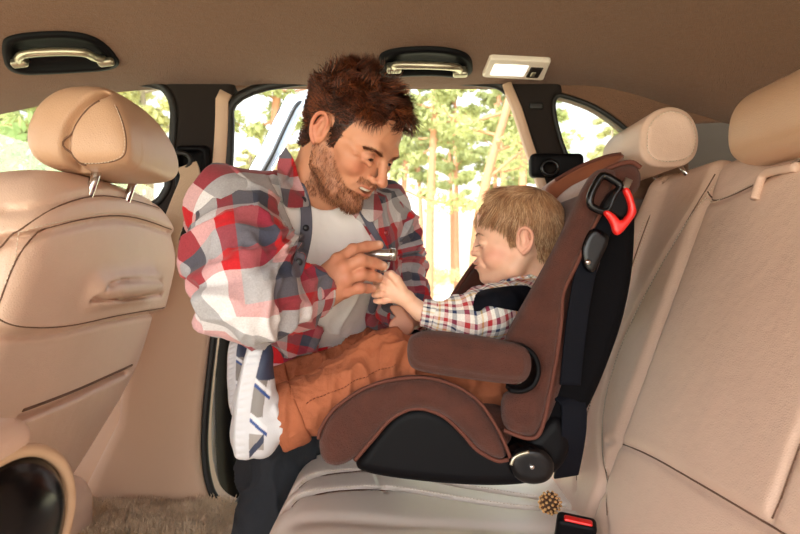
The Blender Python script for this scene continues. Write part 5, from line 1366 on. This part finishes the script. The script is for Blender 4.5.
# checked shirt
pk1 = [(0, 'F0EBE4'), (.10, '2C3A5C'), (.20, 'EFE9E0'), (.30, 'B8343A'), (.40, 'F0EBE4'), (.50, 'E6C27A'), (.55, 'F0EBE4'), (.66, '2C3A5C'), (.72, 'EDE6DC'), (.82, 'B8343A'), (.93, 'F0EBE4')]
M['plaidk'] = plaid('checked_cotton', pk1, pk1[::1], .060, wsc=800)
ks = Field((.02, 1.0, -.26), (.33, 1.34, .02), .0032); ktorso(ks, .008); ks.sub(cap(KN+V3(-.0, 0, -.004), KN+V3(-.02, 0, .06), .036, .06), .004)
def kuv(V):
    q = (V-Kc_)@KF.T; return np.stack([np.arctan2(q[:, 1], q[:, 0])*.085, q[:, 2]], 1)
kshirt = fmk('shirt', ks, M['plaidk'], kid, uv=kuv, disp=lambda V: wr(V, 22, .003, 7))
kslv = sleeve('sleeve', KSn+V3(.004, .004, -.002), KE, KW, (.037, .032, .026), .0235, kid, M['plaidk'], 12, .004, limb_uv(KSn, KE, KW, 0, .032), .0024)
sleeve('sleeve', KSf, KEf, KWf, (.037, .032, .026), .0235, kid, M['plaidk'], 15, .004, limb_uv(KSf, KEf, KWf, 0, .032), .0032)
def kleaf(pts, Y, uvo):
    q = np.array([P(a, b, yy) for a, b, yy in pts]); c = q.mean(0); n = nrm(np.cross(q[1]-q[0], q[2]-q[0])); e1 = nrm(q[1]-q[0]); e2 = np.cross(n, e1); pl = [((k-c)@e1, (k-c)@e2) for k in q]; hv = np.abs(np.array(pl)).max(0)+.015
    f = Field((-hv[0], -hv[1], -.012), (hv[0], hv[1], .012), .0015); f.u(ext(rpoly(pl, .12), 2, -.002, .002, .0015)); B = np.array([e1, e2, n]); fmk('collar', f, M['plaidk'], kid, uv=lambda V: V[:, :2]+uvo, xf=lambda v_: c+v_@B)
kleaf([(496, 283, 1.115), (508, 275, 1.105), (530, 271, 1.10), (540, 276, 1.10), (522, 284, 1.085), (505, 290, 1.085)], 1.0, .02)
# trousers with turn-ups and a stitched side seam
M['orange'] = pbr('orange_cotton', 'AC6341', .88, (('n', 900, .6, .0012), ('n', 22, .7, .010)), .22, 40)
tr_ = Field((-.28, .94, -.34), (.22, 1.34, -.06), .0032)
tr_.u(ell(P(482, 384, 1.16), (.075, .095, .06)), .03)
tr_.chain([KH, KK, KA], [.062, .052, .043], .03); tr_.chain([KHf, KKf, KAf], [.062, .052, .040], .03)
kd1, kd2 = nrm(KA-KK), nrm(KAf-KKf)
def ktd(V):
    t1 = (V-KK)@kd1; k = .25+.75*np.minimum(sstep(.02, .07, np.linalg.norm(V-KA, axis=1)), sstep(.02, .07, np.linalg.norm(V-KAf, axis=1)))
    return k*(wr(V, 17, .0066, 21, (1.5, 1, .8))+wr(V, 34, .0022, 25))
trm = fmk('trousers', tr_, M['orange'], kid, disp=ktd, it=1)
for A, d, r in ((KA, kd1, .0525), (KAf, kd2, .0480)):
    f = Field(A-.09, A+.09, .0024); f.u(cap(A-d*.012, A+d*.036, r, r)); f.sub(cap(A+d*.022, A+d*.10, r*.80, r*.8), .003)
    for sg, o_ in ((1, .034), (-1, -.012)):
        f.sub(((lambda X, Y, Z, sg=sg, o_=o_: -sg*((X-A[0])*d[0]+(Y-A[1])*d[1]+(Z-A[2])*d[2]-o_)), A-.09, A+.09), .004)
    f.groove([A-d*.006+V3(0, -r, 0)+V3(0, 0, z) for z in np.linspace(-.04, .04, 9)], .004, .002)
    fmk('turn_up', f, M['orange'], trm, disp=lambda V: wr(V, 30, .0015, 23))
sm_ = cr([P(a, b, Y) for a, b, Y in ((304, 405, .973), (325, 396, .985), (350, 385, .998), (375, 370, 1.01), (400, 360, 1.01))], 6)
# shoes
def shoe_field():
    f = Field((-.012, -.05, -.012), (.20, .05, .125), .0016)
    out = cr([(0, -.018), (.012, -.029), (.05, -.031), (.10, -.036), (.145, -.038), (.175, -.026), (.184, 0), (.176, .024), (.145, .033), (.10, .030), (.05, .029), (.012, .027), (0, .017)], 6, True)
    f.u(ext(out, 2, 0, .024, .008))
    for k in range(15):
        x = .012+.0118*k; f.groove([V3(x, -.05, .007), V3(x+.002, -.05, .016)], .0026, .0025, 1); 
    f.u(ell((.140, -.001, .028), (.044, .033, .028)), .006); f.u(ell((.085, 0, .036), (.065, .032, .040)), .012); f.u(ell((.035, 0, .038), (.036, .029, .045)), .014)
    f.u(ell((.040, 0, .050), (.036, .029, .040)), .014); f.u(cap((.052, 0, .05), (.056, 0, .088), .030, .028), .014); f.u(ell((.078, 0, .062), (.030, .022, .030)), .01)
    f.sub(cap((.056, 0, .092), (.056, 0, .14), .022, .025), .004)
    for a, b in (((.118, .055), (.100, .060)), ((.088, .075), (.070, .080))): f.groove([V3(a[0], y, a[1]) for y in (-.04, .04)], .0025, .002)
    # two straps
    for x, z in ((.104, .058), (.075, .078)):
        f.u(rbox((x, 0, z-.008), (.012, .025, .016), .008, rot(35, 0)), .003)
    return f
sfv, sff = shoe_field().mesh(); sfv = relax(sfv, sff, 1); shoe_src = sfv.copy(); sfv[:, 2] = np.where(sfv[:, 2] > .024, .024+(sfv[:, 2]-.024)*.70, sfv[:, 2]); sfv[:, 2] -= .009*(1-((sfv[:, 0]-.085)/.095)**2)
def shoecol(V):
    x, y, z = V.T; c = np.tile(np.array(hexc('D6D6DA')), (len(V), 1)); up = z > .0235; side = np.abs(y) > .012
    def put(m, h): c[m] = np.array(hexc(h))
    put(up & (x > .128), '39425A'); put(up & (x <= .128) & (x > .072) & side & (z < .050), '8C8784'); put(up & (x <= .045) & (z < .055) & (x > .02), 'A29C98')
    for o, w_, h in ((.128, .0035, 'E2E2E6'), (.121, .0028, '2A4A8C'), (.074, .004, 'E2E2E6'), (.066, .003, '2A4A8C')):
        put(up & side & (np.abs(x+.55*(z-.024)-o) < w_) & (z < .062), h)
    put(up & side & (np.abs(x-.9*(z-.024)-.012) < .007) & (z < .056), '3A4258'); put(z > .096, 'E4E4E6')
    put((z < .003), 'C9C9CB')
    return c
scol = shoecol(shoe_src); M['shoem'] = pbr('white_shoe', 'FFFFFF', .5, (('n', 500, .35, .0008),), attr=True)
def shoe(toe, heel_pt, solen, sc, label):
    t = nrm(toe); n = np.asarray(solen, float); n = nrm(n-t*(n@t)); b = -n; s = np.cross(b, t)
    B = np.array([t, s, b]); o = mk('trainer', heel_pt+sc*sfv@B, sff, M['shoem'], None, col=scol); tag(o, label, 'shoe', 'child trainers'); return o
sh1 = shoe(P(256, 340, .975)-P(243, 455, .975), P(236, 456, .975), (-1, -.22, .0), .99, 'white trainer with navy toe on the near foot, sole pointing at the front seat')
sh2 = shoe(V3(-.10, .30, .95), P(236, 418, 1.19), (-1, .15, .0), .86, 'white trainer mostly hidden behind the near one, on the far foot')
# harness
bpy.context.view_layer.update()
drape('harness_pad', cr([(473, 305), (478, 292), (500, 287), (528, 286), (540, 300), (530, 312), (505, 309), (488, 306), (480, 311), (474, 311)], 4), [kshirt, kslv], .007, M['web'], cs, .002, blur=16)
band('harness_strap', cr([P(a, b, Y) for a, b, Y in ((470, 318, 1.11), (440, 345, 1.12), (412, 335, 1.14), (398, 347, 1.14), (384, 340, 1.15))], 8), .022, .004, (.2, .5, 1), M['web'], cs)

stitches('side_seam', cr([P(a, b, .99) for a, b in ((306, 404), (325, 396), (350, 384), (375, 371), (404, 361))], 6), pbr('orange_thread', '7E3F22', .8), trm, .006, .004, .0009, on=trm)
# ------------------------------------------------------------ camera, light, finish
cam = bpy.data.cameras.new('camera'); co = bpy.data.objects.new('camera', cam); C.objects.link(co)
cam.sensor_width = 36; cam.lens = F/800*36; cam.clip_start = .02; co.rotation_euler = (math.pi/2, 0, 0)
cam.dof.use_dof = True; cam.dof.focus_distance = 1.06; cam.dof.aperture_fstop = 7.0
bpy.context.scene.camera = co
w = bpy.data.worlds.new('sky'); bpy.context.scene.world = w; w.use_nodes = True; nt = w.node_tree; bg = nt.nodes['Background']
tc = nt.nodes.new('ShaderNodeTexCoord'); sp = nt.nodes.new('ShaderNodeSeparateXYZ'); nt.links.new(tc.outputs['Generated'], sp.inputs[0])
r = nt.nodes.new('ShaderNodeValToRGB'); nt.links.new(sp.outputs[2], r.inputs[0]); r.color_ramp.elements[0].color = (1.0, .95, .88, 1); r.color_ramp.elements[1].position = .6; r.color_ramp.elements[1].color = (.80, .90, 1.0, 1)
nt.links.new(r.outputs[0], bg.inputs[0])
dp = nt.nodes.new('ShaderNodeVectorMath'); dp.operation = 'DOT_PRODUCT'; nt.links.new(tc.outputs['Generated'], dp.inputs[0]); dp.inputs[1].default_value = nrm(V3(-.30, -.86, .42))  # sky brightened behind the camera, added as fill for the cabin
m1 = nt.nodes.new('ShaderNodeMath'); m1.operation = 'MAXIMUM'; nt.links.new(dp.outputs['Value'], m1.inputs[0]); m1.inputs[1].default_value = 0
m2 = nt.nodes.new('ShaderNodeMath'); m2.operation = 'POWER'; nt.links.new(m1.outputs[0], m2.inputs[0]); m2.inputs[1].default_value = 5
m3 = nt.nodes.new('ShaderNodeMath'); m3.operation = 'MULTIPLY_ADD'; nt.links.new(m2.outputs[0], m3.inputs[0]); m3.inputs[1].default_value = FILL_GLOW; m3.inputs[2].default_value = WORLD
nt.links.new(m3.outputs[0], bg.inputs[1])
sl = bpy.data.lights.new('sun', 'SUN'); so = bpy.data.objects.new('sun', sl); C.objects.link(so); sl.energy = SUN; sl.angle = .03; sl.color = (1, .94, .86)
so.rotation_euler = Vector((.35, .72, -.85)).to_track_quat('-Z', 'Y').to_euler()
vs = bpy.context.scene.view_settings; vs.view_transform = 'Standard'; vs.look = 'None'; vs.gamma = 1; vs.use_curve_mapping = False; vs.exposure = EXPO
for o in list(bpy.context.scene.objects):
    if o.parent is None: o.location.z += GZ
bpy.context.scene.cycles.max_bounces = 8
